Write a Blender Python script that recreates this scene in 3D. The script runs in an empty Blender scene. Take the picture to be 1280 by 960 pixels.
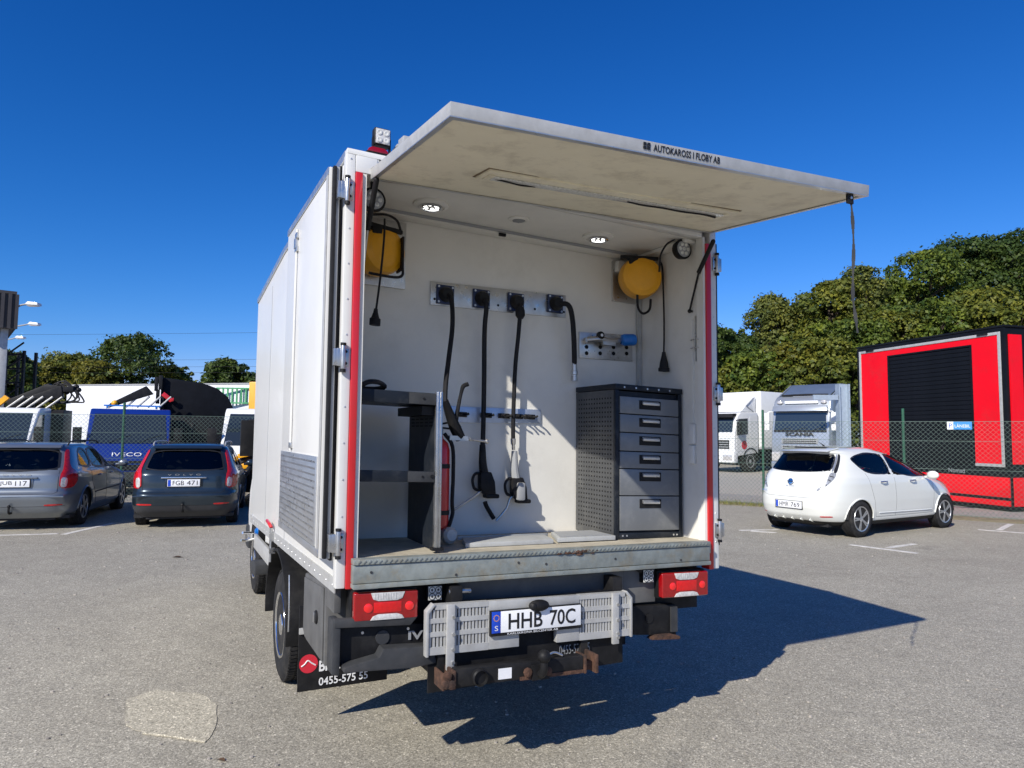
import bpy, bmesh, math, random
import numpy as np
from mathutils import Vector, Matrix

# ------------------------------------------------------------------ camera, light, exposure
SC = bpy.context.scene
COL = SC.collection
R_ = math.radians
CAM = Vector((-0.7897, -3.32, 1.694))
YAW, PITCH, ROLL, FOC = -0.4572, 0.0702, 0.0098, 885.4
fw = Vector((-math.sin(YAW) * math.cos(PITCH), math.cos(YAW) * math.cos(PITCH), math.sin(PITCH)))
rt = fw.cross(Vector((0, 0, 1))).normalized()
up = rt.cross(fw)
cr, sr = math.cos(ROLL), math.sin(ROLL)
rt, up = cr * rt + sr * up, -sr * rt + cr * up
cd = bpy.data.cameras.new('camera')
cd.sensor_fit = 'HORIZONTAL'
cd.sensor_width = 36.0
cd.lens = FOC / 1280 * 36.0
cd.clip_start = 0.05
cd.clip_end = 3000
cam = bpy.data.objects.new('camera', cd)
COL.objects.link(cam)
cam.matrix_world = Matrix(((rt.x, up.x, -fw.x, CAM.x), (rt.y, up.y, -fw.y, CAM.y), (rt.z, up.z, -fw.z, CAM.z), (0, 0, 0, 1)))
SC.camera = cam

SUN_AZ, SUN_EL = R_(-121.3), R_(35.0)
world = bpy.data.worlds.new('World')
SC.world = world
world.use_nodes = True
wn = world.node_tree
sky = wn.nodes.new('ShaderNodeTexSky')
sky.sky_type = 'NISHITA'
sky.sun_disc = False
sky.sun_elevation = SUN_EL
sky.sun_rotation = SUN_AZ
sky.altitude = 300
sky.air_density = 1.0
sky.dust_density = 0.2
sky.ozone_density = 4.0
bg = wn.nodes['Background']
# the clear September sky is a deeper blue overhead than the model gives: steeper fall-off of red and green
sp_s = wn.nodes.new('ShaderNodeSeparateColor')
cb_s = wn.nodes.new('ShaderNodeCombineColor')
wn.links.new(sky.outputs[0], sp_s.inputs[0])


def wmath(op, a, b):
    n = wn.nodes.new('ShaderNodeMath')
    n.operation = op
    for k, v in enumerate((a, b)):
        if isinstance(v, (int, float)):
            n.inputs[k].default_value = v
        else:
            wn.links.new(v, n.inputs[k])
    return n.outputs[0]


ch = [wmath('MULTIPLY', wmath('POWER', sp_s.outputs[i], g), k) for i, (g, k) in enumerate(((2.35, .119), (1.31, .572), (1.08, 1.33)))]
ch[1] = wmath('MINIMUM', ch[1], wmath('MULTIPLY', ch[2], .85))
ch[0] = wmath('MINIMUM', ch[0], wmath('MULTIPLY', ch[1], .80))
for i in range(3):
    wn.links.new(ch[i], cb_s.inputs[i])
wn.links.new(cb_s.outputs[0], bg.inputs['Color'])
bg.inputs['Strength'].default_value = 0.078
sd = bpy.data.lights.new('sun', 'SUN')
sd.energy = 5.0
sd.angle = R_(0.5)
sd.color = (1.0, 0.945, 0.85)
sun = bpy.data.objects.new('sun', sd)
COL.objects.link(sun)
sv = Vector((math.sin(SUN_AZ) * math.cos(SUN_EL), math.cos(SUN_AZ) * math.cos(SUN_EL), math.sin(SUN_EL)))
sun.rotation_euler = sv.to_track_quat('Z', 'Y').to_euler()
sun.location = sv * 60
SC.view_settings.view_transform = 'Standard'
SC.view_settings.look = 'None'
SC.view_settings.gamma = 1.0
SC.view_settings.exposure = 0.2
SC.view_settings.use_curve_mapping = False


def at(px, depth, z=0.0):
    """ground plan position seen at photograph column px, at a distance depth along the view axis"""
    p = CAM + fw * depth + rt * ((px - 640) / FOC * depth)
    return Vector((p.x, p.y, z))


# ------------------------------------------------------------------ materials
MATS = {}


def M(name, col, rough=0.5, metal=0.0, var=0.0, scale=6.0, bump=0.0, bscale=60.0, coat=0.0, dirt=None, dscale=3.0, damt=0.5, spec=0.5, emit=None, trans=0.0, rvar=0.0, island=0.0):
    m = bpy.data.materials.new(name)
    m.use_nodes = True
    nt = m.node_tree
    b = nt.nodes['Principled BSDF']
    b.inputs['Base Color'].default_value = (*col, 1)
    b.inputs['Roughness'].default_value = rough
    b.inputs['Metallic'].default_value = metal
    b.inputs['Specular IOR Level'].default_value = spec
    if coat:
        b.inputs['Coat Weight'].default_value = coat
        b.inputs['Coat Roughness'].default_value = 0.04
    if trans:
        b.inputs['Transmission Weight'].default_value = trans
    if emit:
        b.inputs['Emission Color'].default_value = (*emit[0], 1)
        b.inputs['Emission Strength'].default_value = emit[1]
    tc = nt.nodes.new('ShaderNodeTexCoord')
    src = None

    def noise(sc, det=5, ro=0.6):
        n = nt.nodes.new('ShaderNodeTexNoise')
        n.inputs['Scale'].default_value = sc
        n.inputs['Detail'].default_value = det
        n.inputs['Roughness'].default_value = ro
        nt.links.new(tc.outputs['Object'], n.inputs['Vector'])
        return n.outputs['Fac']

    def ramp(fac, a, b_, ca, cb):
        r = nt.nodes.new('ShaderNodeValToRGB')
        r.color_ramp.elements[0].position = a
        r.color_ramp.elements[1].position = b_
        r.color_ramp.elements[0].color = (*ca, 1)
        r.color_ramp.elements[1].color = (*cb, 1)
        nt.links.new(fac, r.inputs['Fac'])
        return r.outputs['Color']

    def mix(fac, a, b_, mode='MIX'):
        x = nt.nodes.new('ShaderNodeMix')
        x.data_type = 'RGBA'
        x.blend_type = mode
        if isinstance(fac, (int, float)):
            x.inputs['Factor'].default_value = fac
        else:
            nt.links.new(fac, x.inputs['Factor'])
        for k, s in (('A', a), ('B', b_)):
            sock = [i for i in x.inputs if i.name == k and i.type == 'RGBA'][0]
            if isinstance(s, tuple):
                sock.default_value = (*s, 1)
            else:
                nt.links.new(s, sock)
        return [o for o in x.outputs if o.type == 'RGBA'][0]

    if var:
        src = ramp(noise(scale), 0.3, 0.7, tuple(max(0, c * (1 - var)) for c in col), tuple(min(1, c * (1 + var)) for c in col))
    if island:
        g = nt.nodes.new('ShaderNodeNewGeometry')
        r2 = ramp(g.outputs['Random Per Island'], 0.0, 1.0, (1 - island,) * 3, (1 + island * .9, 1 + island, 1 - island * .3))
        src = mix(1.0, src if src is not None else tuple(col), r2, 'MULTIPLY')
    if dirt:
        f = ramp(noise(dscale, 8, 0.7), 0.5, 0.72, (0, 0, 0), (damt,) * 3)
        src = mix(f, src if src is not None else tuple(col), tuple(dirt))
    if src is not None:
        nt.links.new(src, b.inputs['Base Color'])
    if rvar:
        rr = ramp(noise(scale * 2.3), 0.3, 0.7, (max(0, rough - rvar),) * 3, (min(1, rough + rvar),) * 3)
        nt.links.new(rr, b.inputs['Roughness'])
    if bump:
        bp = nt.nodes.new('ShaderNodeBump')
        bp.inputs['Strength'].default_value = bump
        bp.inputs['Distance'].default_value = 0.01
        nt.links.new(noise(bscale, 4), bp.inputs['Height'])
        nt.links.new(bp.outputs[0], b.inputs['Normal'])
    MATS[name] = m
    return m


WHITE = M('white_gelcoat', (.68, .675, .645), .36, var=.03, scale=2, coat=.08, dirt=(.52, .50, .44), dscale=1.3, damt=.16, bump=.03, bscale=5)
WHITE2 = M('white_inner_panel', (.72, .705, .65), .55, var=.04, scale=3, dirt=(.42, .40, .35), dscale=4, damt=.22, bump=.05, bscale=30)
CREAM = M('cream_panel', (.84, .78, .60), .6, var=.06, scale=2.5, dirt=(.40, .34, .24), dscale=6, damt=.5, bump=.05, bscale=30)
ALU = M('aluminium', (.62, .63, .64), .38, .85, var=.10, scale=9, rvar=.12, dirt=(.30, .29, .27), dscale=9, damt=.35)
ALUW = M('white_aluminium', (.46, .46, .445), .5, .25, var=.10, scale=14, dirt=(.33, .31, .28), dscale=10, damt=.5)
STEEL = M('brushed_steel', (.55, .55, .54), .33, .9, var=.12, scale=12, rvar=.1, dirt=(.3, .29, .27), dscale=8, damt=.3)
BLUSTEEL = M('blue_zinc_plate', (.50, .56, .66), .4, .6, var=.12, scale=12, rvar=.1)
GALV = M('galvanised_sill', (.255, .28, .265), .55, .35, var=.22, scale=14, bump=.15, bscale=40, dirt=(.26, .22, .15), dscale=9, damt=.9, rvar=.12)
RUST = M('rusty_steel', (.085, .042, .026), .85, .1, var=.5, scale=30, bump=.5, bscale=70, dirt=(.018, .016, .015), dscale=11, damt=1.0)
BLACK = M('black_steel', (.013, .013, .014), .5, .0, var=.3, scale=20, dirt=(.045, .041, .038), dscale=6, damt=.5, bump=.08, spec=.22)
BLACK2 = M('black_plastic', (.010, .010, .011), .55, var=.25, scale=15, dirt=(.05, .048, .045), dscale=9, damt=.35, spec=.22)
GREYP = M('weathered_grey_plastic', (.042, .044, .047), .6, var=.2, scale=10, dirt=(.085, .08, .076), dscale=7, damt=.5, spec=.22)
RUBBER = M('rubber', (.022, .022, .023), .82, var=.3, scale=25, bump=.3, bscale=90, dirt=(.09, .082, .07), dscale=8, damt=.45, spec=.22)
SEAL = M('rubber_seal', (.014, .014, .016), .6, var=.3, scale=30, spec=.22)
RED = M('red_paint', (.55, .015, .02), .3, var=.06, scale=5, coat=.4, dirt=(.3, .05, .04), dscale=8, damt=.3)
REDLENS = M('red_lens', (.28, .002, .004), .10, var=.10, scale=40, coat=.8)
CLEARLENS = M('clear_lens', (.55, .54, .52), .28, var=.30, scale=60, coat=.4)
REDGLOW = M('bright_red_lens', (.62, .006, .008), .15, var=.12, scale=60, coat=.6)
MIDGREY = M('dusty_grey_steel', (.11, .11, .108), .6, .1, var=.2, scale=6, dirt=(.2, .19, .17), dscale=5, damt=.5)
LENSDOT = M('lens_bulb', (.85, .02, .02), .15, coat=.6)
YELLOW = M('yellow_plastic', (.78, .36, .008), .42, var=.07, scale=10, dirt=(.35, .2, .04), dscale=9, damt=.3)
BLUEP = M('blue_plastic', (.01, .16, .55), .35, var=.1, scale=20)
NAVYP = M('navy_flange', (.015, .03, .09), .45, var=.2, scale=20)
CABD = M('dark_blue_steel', (.014, .018, .025), .42, .1, var=.15, scale=8, dirt=(.10, .10, .10), dscale=12, damt=.3, spec=.22)
CABG = M('grey_drawer_steel', (.17, .18, .19), .38, .25, var=.06, scale=4, dirt=(.33, .33, .32), dscale=9, damt=.3)
CABP = M('perforated_grey_steel', (.085, .088, .092), .45, .3, var=.15, scale=8, dirt=(.2, .2, .19), dscale=10, damt=.35)
HOLE = M('dark_hole', (.004, .004, .004), .9)
PLY = M('worn_plywood_floor', (.46, .415, .32), .75, var=.16, scale=9, dirt=(.18, .15, .11), dscale=6, damt=.6, bump=.15, bscale=50)
TRAYM = M('grey_tray', (.42, .43, .42), .6, var=.12, scale=8, dirt=(.2, .19, .17), dscale=8, damt=.5)
PLATEW = M('plate_white', (.78, .79, .80), .3, var=.03, scale=20, coat=.3)
PLATEB = M('plate_blue', (.01, .06, .48), .35)
INK = M('black_print', (.01, .01, .012), .5)
WINK = M('white_print', (.75, .75, .75), .5)
GINK = M('grey_print', (.28, .29, .30), .5)
LOGO = M('red_logo_print', (.58, .02, .04), .45)
CHROME = M('chrome', (.75, .76, .78), .12, 1.0)
LED = M('lit_led', (.9, .9, .9), .3, emit=((1.0, .98, .93), 2.2))
LEDOFF = M('unlit_led', (.62, .62, .58), .25, var=.3, scale=80, coat=.4)
GLASS = M('dark_glass', (.012, .015, .018), .04, spec=.8, coat=.3)
GREYT = M('grey_lining', (.30, .31, .32), .6)


# ------------------------------------------------------------------ object helpers
def shear(p):
    return (p[0], p[1], p[2] + .142 - .0327 * p[0])


def props(o, label=None, cat=None, group=None, kind=None):
    if label: o['label'] = label
    if cat: o['category'] = cat
    if group: o['group'] = group
    if kind: o['kind'] = kind
    return o


def thing(name, label, cat, loc=(0, 0, 0), rz=0.0, group=None, scale=1.0):
    o = bpy.data.objects.new(name, None)
    COL.objects.link(o)
    o.location = loc
    o.rotation_euler = (0, 0, rz)
    o.scale = (scale,) * 3
    o.empty_display_size = .2
    o['org'] = (0., 0., 0.)
    return props(o, label, cat, group)


def org(o):
    while o.parent:
        o = o.parent
    return Vector(o['org']) if 'org' in o else Vector((0, 0, 0))


def catmull(P, k):
    if len(P) < 3 or k < 2:
        return [Vector(p) for p in P]
    P = [Vector(p) for p in P]
    Q = [P[0] * 2 - P[1]] + P + [P[-1] * 2 - P[-2]]
    out = []
    for i in range(1, len(Q) - 2):
        a, b, c, d = Q[i - 1:i + 3]
        for j in range(k):
            t = j / k
            out.append(.5 * ((2 * b) + (c - a) * t + (2 * a - 5 * b + 4 * c - d) * t * t + (3 * b - a - 3 * c + d) * t ** 3))
    out.append(P[-1])
    return out


class MB:
    def __init__(s, sh=False):
        s.v, s.f, s.sh = [], [], sh

    def add(s, vs, fs):
        o = len(s.v)
        s.v += [tuple(v) for v in vs]
        s.f += [tuple(i + o for i in f) for f in fs]
        return s

    def hexa(s, p):
        return s.add(p, [(0, 3, 2, 1), (4, 5, 6, 7), (0, 1, 5, 4), (1, 2, 6, 5), (2, 3, 7, 6), (3, 0, 4, 7)])

    def box(s, x0, x1, y0, y1, z0, z1):
        return s.hexa([(x0, y0, z0), (x1, y0, z0), (x1, y1, z0), (x0, y1, z0), (x0, y0, z1), (x1, y0, z1), (x1, y1, z1), (x0, y1, z1)])

    def obox(s, c, ax, ay, az):
        c, ax, ay, az = map(Vector, (c, ax, ay, az))
        return s.hexa([c - ax - ay - az, c + ax - ay - az, c + ax + ay - az, c - ax + ay - az, c - ax - ay + az, c + ax - ay + az, c + ax + ay + az, c - ax + ay + az])

    def prism(s, poly, axis, a0, a1):
        def P(u, v, a):
            return [(a, u, v), (u, a, v), (u, v, a)][axis]
        n = len(poly)
        vs = [P(u, v, a0) for u, v in poly] + [P(u, v, a1) for u, v in poly]
        fs = [tuple(range(n)), tuple(range(2 * n - 1, n - 1, -1))] + [(i, (i + 1) % n, n + (i + 1) % n, n + i) for i in range(n)]
        return s.add(vs, fs)

    def frame(s, axis):
        a = Vector(axis).normalized()
        b = a.orthogonal().normalized()
        return a, b, a.cross(b)

    def lathe(s, prof, p, axis, n=24, close=False):
        a, b, c = s.frame(axis)
        p = Vector(p)
        vs, fs = [], []
        m = len(prof)
        for r, h in prof:
            for i in range(n):
                t = 2 * math.pi * i / n
                vs.append(p + a * h + (b * math.cos(t) + c * math.sin(t)) * r)
        for j in range(m - 1 if not close else m):
            j2 = (j + 1) % m
            for i in range(n):
                fs.append((j * n + i, j * n + (i + 1) % n, j2 * n + (i + 1) % n, j2 * n + i))
        if not close:
            fs.append(tuple(range(n)))
            fs.append(tuple(range(m * n - 1, (m - 1) * n - 1, -1)))
        return s.add(vs, fs)

    def cyl(s, p0, p1, r0, r1=None, n=16):
        p0, p1 = Vector(p0), Vector(p1)
        return s.lathe([(r0, 0), (r0 if r1 is None else r1, (p1 - p0).length)], p0, p1 - p0, n)

    def sphere(s, c, r, n=12, sc=(1, 1, 1)):
        vs, fs = [], []
        m = n // 2
        for j in range(1, m):
            for i in range(n):
                a, b = math.pi * j / m, 2 * math.pi * i / n
                vs.append((c[0] + r * sc[0] * math.sin(a) * math.cos(b), c[1] + r * sc[1] * math.sin(a) * math.sin(b), c[2] + r * sc[2] * math.cos(a)))
        for j in range(m - 2):
            for i in range(n):
                fs.append((j * n + i, j * n + (i + 1) % n, (j + 1) * n + (i + 1) % n, (j + 1) * n + i))
        k = len(vs)
        vs += [(c[0], c[1], c[2] + r * sc[2]), (c[0], c[1], c[2] - r * sc[2])]
        for i in range(n):
            fs.append((k, (i + 1) % n, i))
            fs.append((k + 1, (m - 2) * n + i, (m - 2) * n + (i + 1) % n))
        return s.add(vs, fs)

    def tube(s, pts, r, n=8, k=5):
        P = catmull(pts, k)
        rr = r if isinstance(r, (list, tuple)) else None
        vs, fs = [], []
        t0 = (P[1] - P[0]).normalized()
        b = t0.orthogonal().normalized()
        for i, p in enumerate(P):
            t = ((P[min(i + 1, len(P) - 1)]) - P[max(i - 1, 0)]).normalized()
            b = (b - t * b.dot(t)).normalized()
            c = t.cross(b)
            q = r if rr is None else np.interp(i / (len(P) - 1), np.linspace(0, 1, len(rr)), rr)
            for j in range(n):
                a = 2 * math.pi * j / n
                vs.append(p + (b * math.cos(a) + c * math.sin(a)) * q)
        for i in range(len(P) - 1):
            for j in range(n):
                fs.append((i * n + j, i * n + (j + 1) % n, (i + 1) * n + (j + 1) % n, (i + 1) * n + j))
        fs.append(tuple(range(n)))
        fs.append(tuple(range(len(P) * n - 1, (len(P) - 1) * n - 1, -1)))
        return s.add(vs, fs)

    def put(s, name, mat, parent=None, bevel=0.0, seg=2, ang=35, label=None, kind=None, smooth=True):
        o3 = org(parent) if parent else Vector((0, 0, 0))
        vs = [shear(v) for v in s.v] if s.sh else s.v
        vs = [(v[0] - o3.x, v[1] - o3.y, v[2] - o3.z) for v in vs]
        me = bpy.data.meshes.new(name)
        me.from_pydata(vs, [], s.f)
        bm = bmesh.new()
        bm.from_mesh(me)
        bmesh.ops.recalc_face_normals(bm, faces=bm.faces)
        if bevel:
            ed = [e for e in bm.edges if e.is_manifold and e.calc_face_angle(0) > R_(25)]
            bmesh.ops.bevel(bm, geom=ed, offset=bevel, segments=seg, profile=.6, affect='EDGES', clamp_overlap=True)
        bm.to_mesh(me)
        bm.free()
        if smooth:
            me.polygons.foreach_set('use_smooth', [True] * len(me.polygons))
            me.set_sharp_from_angle(angle=R_(ang))
        me.materials.append(mat)
        o = bpy.data.objects.new(name, me)
        COL.objects.link(o)
        if parent:
            o.parent = parent
        if label: o['label'] = label
        if kind is None and name in STUFFS: kind = 'stuff'
        if kind: o['kind'] = kind
        return o

    def put_each(s, name, mat, parent=None, **kw):
        """one object per separate piece"""
        par = list(range(len(s.v)))

        def find(i):
            while par[i] != i:
                par[i] = par[par[i]]
                i = par[i]
            return i
        for f in s.f:
            for i in f[1:]:
                par[find(i)] = find(f[0])
        gr = {}
        for f in s.f:
            gr.setdefault(find(f[0]), []).append(f)
        out = []
        for fs in gr.values():
            ids = sorted({i for f in fs for i in f})
            mp = {j: k for k, j in enumerate(ids)}
            m = MB(s.sh)
            m.add([s.v[i] for i in ids], [tuple(mp[i] for i in f) for f in fs])
            out.append(m.put(name, mat, parent, **kw))
        return out


STUFFS = set('sill_bolt rust_flake lip_tread plate_rib lens_clip loose_wire vent_louver flange_bolt plate_screw valve_port port_screw lamp_led lens_bulb lens_rib bumper_bolt arm_bolt tow_bolt top_rivet square_hole side_slot shelf_bolt frame_rivet strap_band hinge_pin lit_led plate_stars tread hydraulic_ram hydraulic_hose column_bolt slotted_bars visor_lamp'.split())


def np_obj(name, V, F, mat, parent=None, smooth=True, ang=60):
    me = bpy.data.meshes.new(name)
    F = np.asarray(F, dtype=np.int32)
    me.vertices.add(len(V))
    me.vertices.foreach_set('co', np.asarray(V, dtype=np.float32).ravel())
    k = F.shape[1]
    me.loops.add(F.size)
    me.loops.foreach_set('vertex_index', F.ravel())
    me.polygons.add(len(F))
    me.polygons.foreach_set('loop_start', np.arange(0, F.size, k, dtype=np.int32))
    me.polygons.foreach_set('loop_total', np.full(len(F), k, dtype=np.int32))
    me.update(calc_edges=True)
    me.validate()
    if smooth:
        me.polygons.foreach_set('use_smooth', np.ones(len(me.polygons), dtype=bool))
        me.set_sharp_from_angle(angle=R_(ang))
    me.materials.append(mat)
    o = bpy.data.objects.new(name, me)
    COL.objects.link(o)
    if parent: o.parent = parent
    return o


def text(name, s, o, ux, uy, mat, parent=None, depth=.002, sh=False, bold=0.0):
    """lettering fitted exactly to the parallelogram at o spanned by ux (along) and uy (up)"""
    cu = bpy.data.curves.new(name, 'FONT')
    cu.body = s
    cu.resolution_u = 3
    cu.offset = bold
    t = bpy.data.objects.new(name, cu)
    COL.objects.link(t)
    dg = bpy.context.evaluated_depsgraph_get()
    me = bpy.data.meshes.new_from_object(t.evaluated_get(dg))
    bpy.data.objects.remove(t)
    n = len(me.vertices)
    a = np.zeros(n * 3)
    me.vertices.foreach_get('co', a)
    a = a.reshape(-1, 3)
    lo, hi = a.min(0), a.max(0)
    uv = (a[:, :2] - lo[:2]) / (hi[:2] - lo[:2])
    o, ux, uy = np.array(o, float), np.array(ux, float), np.array(uy, float)
    w = np.array(Vector(ux).cross(Vector(uy)).normalized())
    fs = [tuple(p.vertices) for p in me.polygons]
    v0 = o + uv[:, :1] * ux + uv[:, 1:] * uy
    bpy.data.meshes.remove(me)
    m = MB(sh)
    m.add([tuple(v) for v in v0 + w * depth], fs)
    return m.put(name, mat, parent, smooth=False)


def wheel(root, c, out, R, W, rim, style='steel', rimmat=None, n=40, prefix='wheel'):
    """rim mesh (part) with its tyre (sub-part); out = unit vector pointing out of the vehicle, c = middle of the outer face"""
    out = Vector(out)
    c = Vector(c)
    b = Vector((0, 0, 1))
    d = out.cross(b)
    m = MB()
    q = R * .05
    m.lathe([(rim, -W), (rim, -.012), (rim * .97, 0), (rim * .90, -.004), (rim * .86, -.03), (rim * .84, -W * .55), (rim * .2, -W * .6)], c, out, n)
    if style == 'alloy':
        for k in range(5):
            t = 2 * math.pi * k / 5 + .3
            for off in (-.11, .11):
                e = b * math.cos(t + off) + d * math.sin(t + off)
                p = c + e * rim * .52 - out * .018
                m.obox(p, e * rim * .40, e.cross(out) * rim * .055, out * .014)
        m.lathe([(rim * .24, -.05), (rim * .24, -.012), (rim * .1, -.004)], c, out, 20)
    else:
        m.lathe([(rim * .45, -W * .5), (rim * .45, -W * .18), (rim * .36, -W * .12), (rim * .30, -W * .03), (rim * .18, -W * .0)], c, out, 24)
        for k in range(6):
            t = 2 * math.pi * k / 6
            e = b * math.cos(t) + d * math.sin(t)
            m.cyl(c + e * rim * .40 - out * W * .3, c + e * rim * .40 - out * W * .08, .013, n=6)
    w = m.put(prefix, rimmat or ALU, root)
    t = MB()
    t.lathe([(rim * .98, -W), (R * .93, -W * .99), (R * .985, -W * .9), (R, -W * .8), (R, -W * .2), (R * .985, -W * .1), (R * .93, -.004), (rim * 1.12, .004), (rim * .99, -.01)], c, out, n)
    tr = []
    t.put('tyre', RUBBER, w)
    # tread blocks across the running surface
    tb = MB()
    for k in range(n * 2):
        a = 2 * math.pi * (k + .5) / (n * 2)
        e = b * math.cos(a) + d * math.sin(a)
        tt = e.cross(out)
        for f in (.2, .5, .8):
            tb.obox(c + e * (R + .002) - out * W * f, out * W * .12, tt * (math.pi * R / (n * 2)) * .68, e * .006)
    tb.put('tread', RUBBER, w, smooth=False)
    return w


# ------------------------------------------------------------------ THE SERVICE TRUCK (x to the right, y forward, z up)
def rooted(name, label, cat, loc, group=None):
    o = thing(name, label, cat, loc, 0, group)
    o['org'] = tuple(loc)
    return o


truck = rooted('service_truck', 'white box bodied service truck with its rear hatch raised and workshop fittings inside', 'truck', (1.1, 1.8, 0))


def T(): return MB(True)


# --- box body
prof = [(0.06, .835), (3.57, .76), (3.57, 2.76), (2.0, 2.875), (0.06, 2.905)]
T().prism(prof, 0, -.035, .018).put('side_wall', WHITE, truck, bevel=.006)
T().prism(prof, 0, 2.185, 2.235).put('side_wall', WHITE, truck, bevel=.006)
T().prism([(0.055, 2.865), (2.0, 2.835), (3.55, 2.72), (3.55, 2.765), (2.0, 2.88), (0.055, 2.91)], 0, .02, 2.183).put('roof', WHITE, truck)
T().box(.02, 2.183, 3.50, 3.56, .78, 2.715).put('front_wall', WHITE, truck)
T().box(.03, 2.149, .66, .70, .93, 2.834).put('bulkhead', WHITE2, truck)
T().box(2.15, 2.182, .064, 3.49, .93, 2.825).put('inner_side_panel', WHITE2, truck)
T().box(.021, .045, .064, 3.49, .93, 2.825).put('inner_side_panel', WHITE2, truck)
# ceiling with a lower boxed frame round the recess
cl = T().box(.046, 2.149, .062, .658, 2.838, 2.860).put('ceiling_panel', WHITE2, truck)
m = T()
m.box(.048, 2.147, .56, .656, 2.815, 2.836)
m.box(2.06, 2.147, .07, .556, 2.815, 2.836)
m.box(.048, .13, .07, .556, 2.815, 2.836)
m.put('ceiling_border', WHITE2, cl, bevel=.004)
T().box(.14, 2.05, .545, .557, 2.822, 2.837).put('ceiling_seam', GREYT, cl)
# longitudinal aluminium cornice on the left and right roof edge, side skirt
T().prism([(0.06, 2.88), (2.0, 2.85), (3.57, 2.735), (3.57, 2.775), (2.0, 2.89), (0.06, 2.92)], 0, -.045, -.0352).put('roof_edge_trim', ALU, truck)
T().prism([(0.06, .80), (3.57, .73), (3.57, .80), (.06, .87)], 0, -.041, -.0352).put('skirt_trim', ALUW, truck)
# rear frame: white posts, red strips, white header
for x0, x1 in ((-.050, -.006), (2.192, 2.240)):
    T().box(x0, x1, -.002, .058, .832, 2.885).put('rear_post', WHITE, truck, bevel=.006)
for x0, x1 in ((-.005, .029), (2.154, 2.191)):
    T().box(x0, x1, -.012, .058, .830, 2.80).put('red_strip', RED, truck, bevel=.005)
T().box(.030, .050, .0, .060, .96, 2.80).put('inner_reveal', WHITE2, truck)
T().box(2.136, 2.153, .0, .060, .96, 2.84).put('inner_reveal', WHITE2, truck)
T().box(.101, 2.135, .0045, .052, 2.836, 2.8855).put('header', WHITE, truck, bevel=.003)  # header carried lower to close the gap that let sun in
T().box(-.047, 2.235, .0, .056, 2.886, 2.912).put('header', WHITE, truck, bevel=.004)
T().box(-.005, .10, -.004, .054, 2.802, 2.884).put('header_corner', WHITE, truck, bevel=.004)

# rivets along the rear posts and seams, joints in the wall panels
for x, zs_ in ((-.028, [.95 + .17 * k for k in range(12)]), (2.216, [.95 + .17 * k for k in range(12)])):
    m = T()
    for z in zs_:
        m.lathe([(.0052, 0), (.004, .0018), (.0015, .0024)], (x, -.0021, z + .04), (0, -1, 0), 8)
    m.put('post_rivet', ALU, truck, kind='stuff')
m = T()
for k in range(24):
    y = .10 + k * .145
    m.lathe([(.006, 0), (.0045, .002)], (-.0412, y, .835 - .02 * y), (-1, 0, 0), 8)
m.put('skirt_rivet', ALU, truck, kind='stuff')
for y in (1.62, 2.60):
    T().box(-.0365, -.0352, y - .006, y + .006, .82, 2.72).put('wall_joint', GREYT, truck)
# --- floor and sill
fl = T()
fl.hexa([(.03, -.03, .90), (2.15, -.03, .93), (2.15, .655, .93), (.03, .655, .90), (.03, -.03, .966), (2.15, -.03, .996), (2.15, .655, .99), (.03, .655, .962)])
fl.put('load_floor', PLY, truck)


def sill_prism(za, zb, y0, y1, dz0=0.0):
    m = T()
    a, b = .016, 2.116
    m.hexa([(a, y0, za), (b, y0, za + .032), (b, y1, za + .032), (a, y1, za), (a, y0, zb), (b, y0, zb + .032), (b, y1, zb + .032), (a, y1, zb)])
    return m


sill = sill_prism(.862, .945, -.062, -.014).put('rear_sill', GALV, truck, bevel=.005)
sill_prism(.947, .972, -.070, -.012).put('sill_lip', GALV, sill, bevel=.004)
sill_prism(.838, .860, -.072, -.014).put('sill_flange', GALV, sill, bevel=.004)
m = T()
for x in (.10, .52, .86, 1.02, 1.45, 1.9):
    m.cyl((x, -.065, .895 + .015 * x + .02 * math.sin(x * 9)), (x, -.058, .895 + .015 * x + .02 * math.sin(x * 9)), .0065, n=8)
m.put('sill_bolt', GREYP, sill)
rng = random.Random(3)
m = T()
for k in range(14):
    x = 1.02 + rng.random() * .32
    m.sphere((x, -.066 - rng.random() * .004, .958 + .015 * x + rng.uniform(-.018, .006)), rng.uniform(.006, .016), 8, (1.6, .35, .5))
m.put('rust_flake', RUST, sill)
# chequered tread on the lip
m = T()
for k in range(84):
    x = .04 + k * .0246
    m.obox((x, -.0712, .960 + .0153 * x), (.007, 0, .006), (0, .002, 0), (-.002, 0, .0025))
m.put('lip_tread', GALV, sill, smooth=False)

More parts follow.
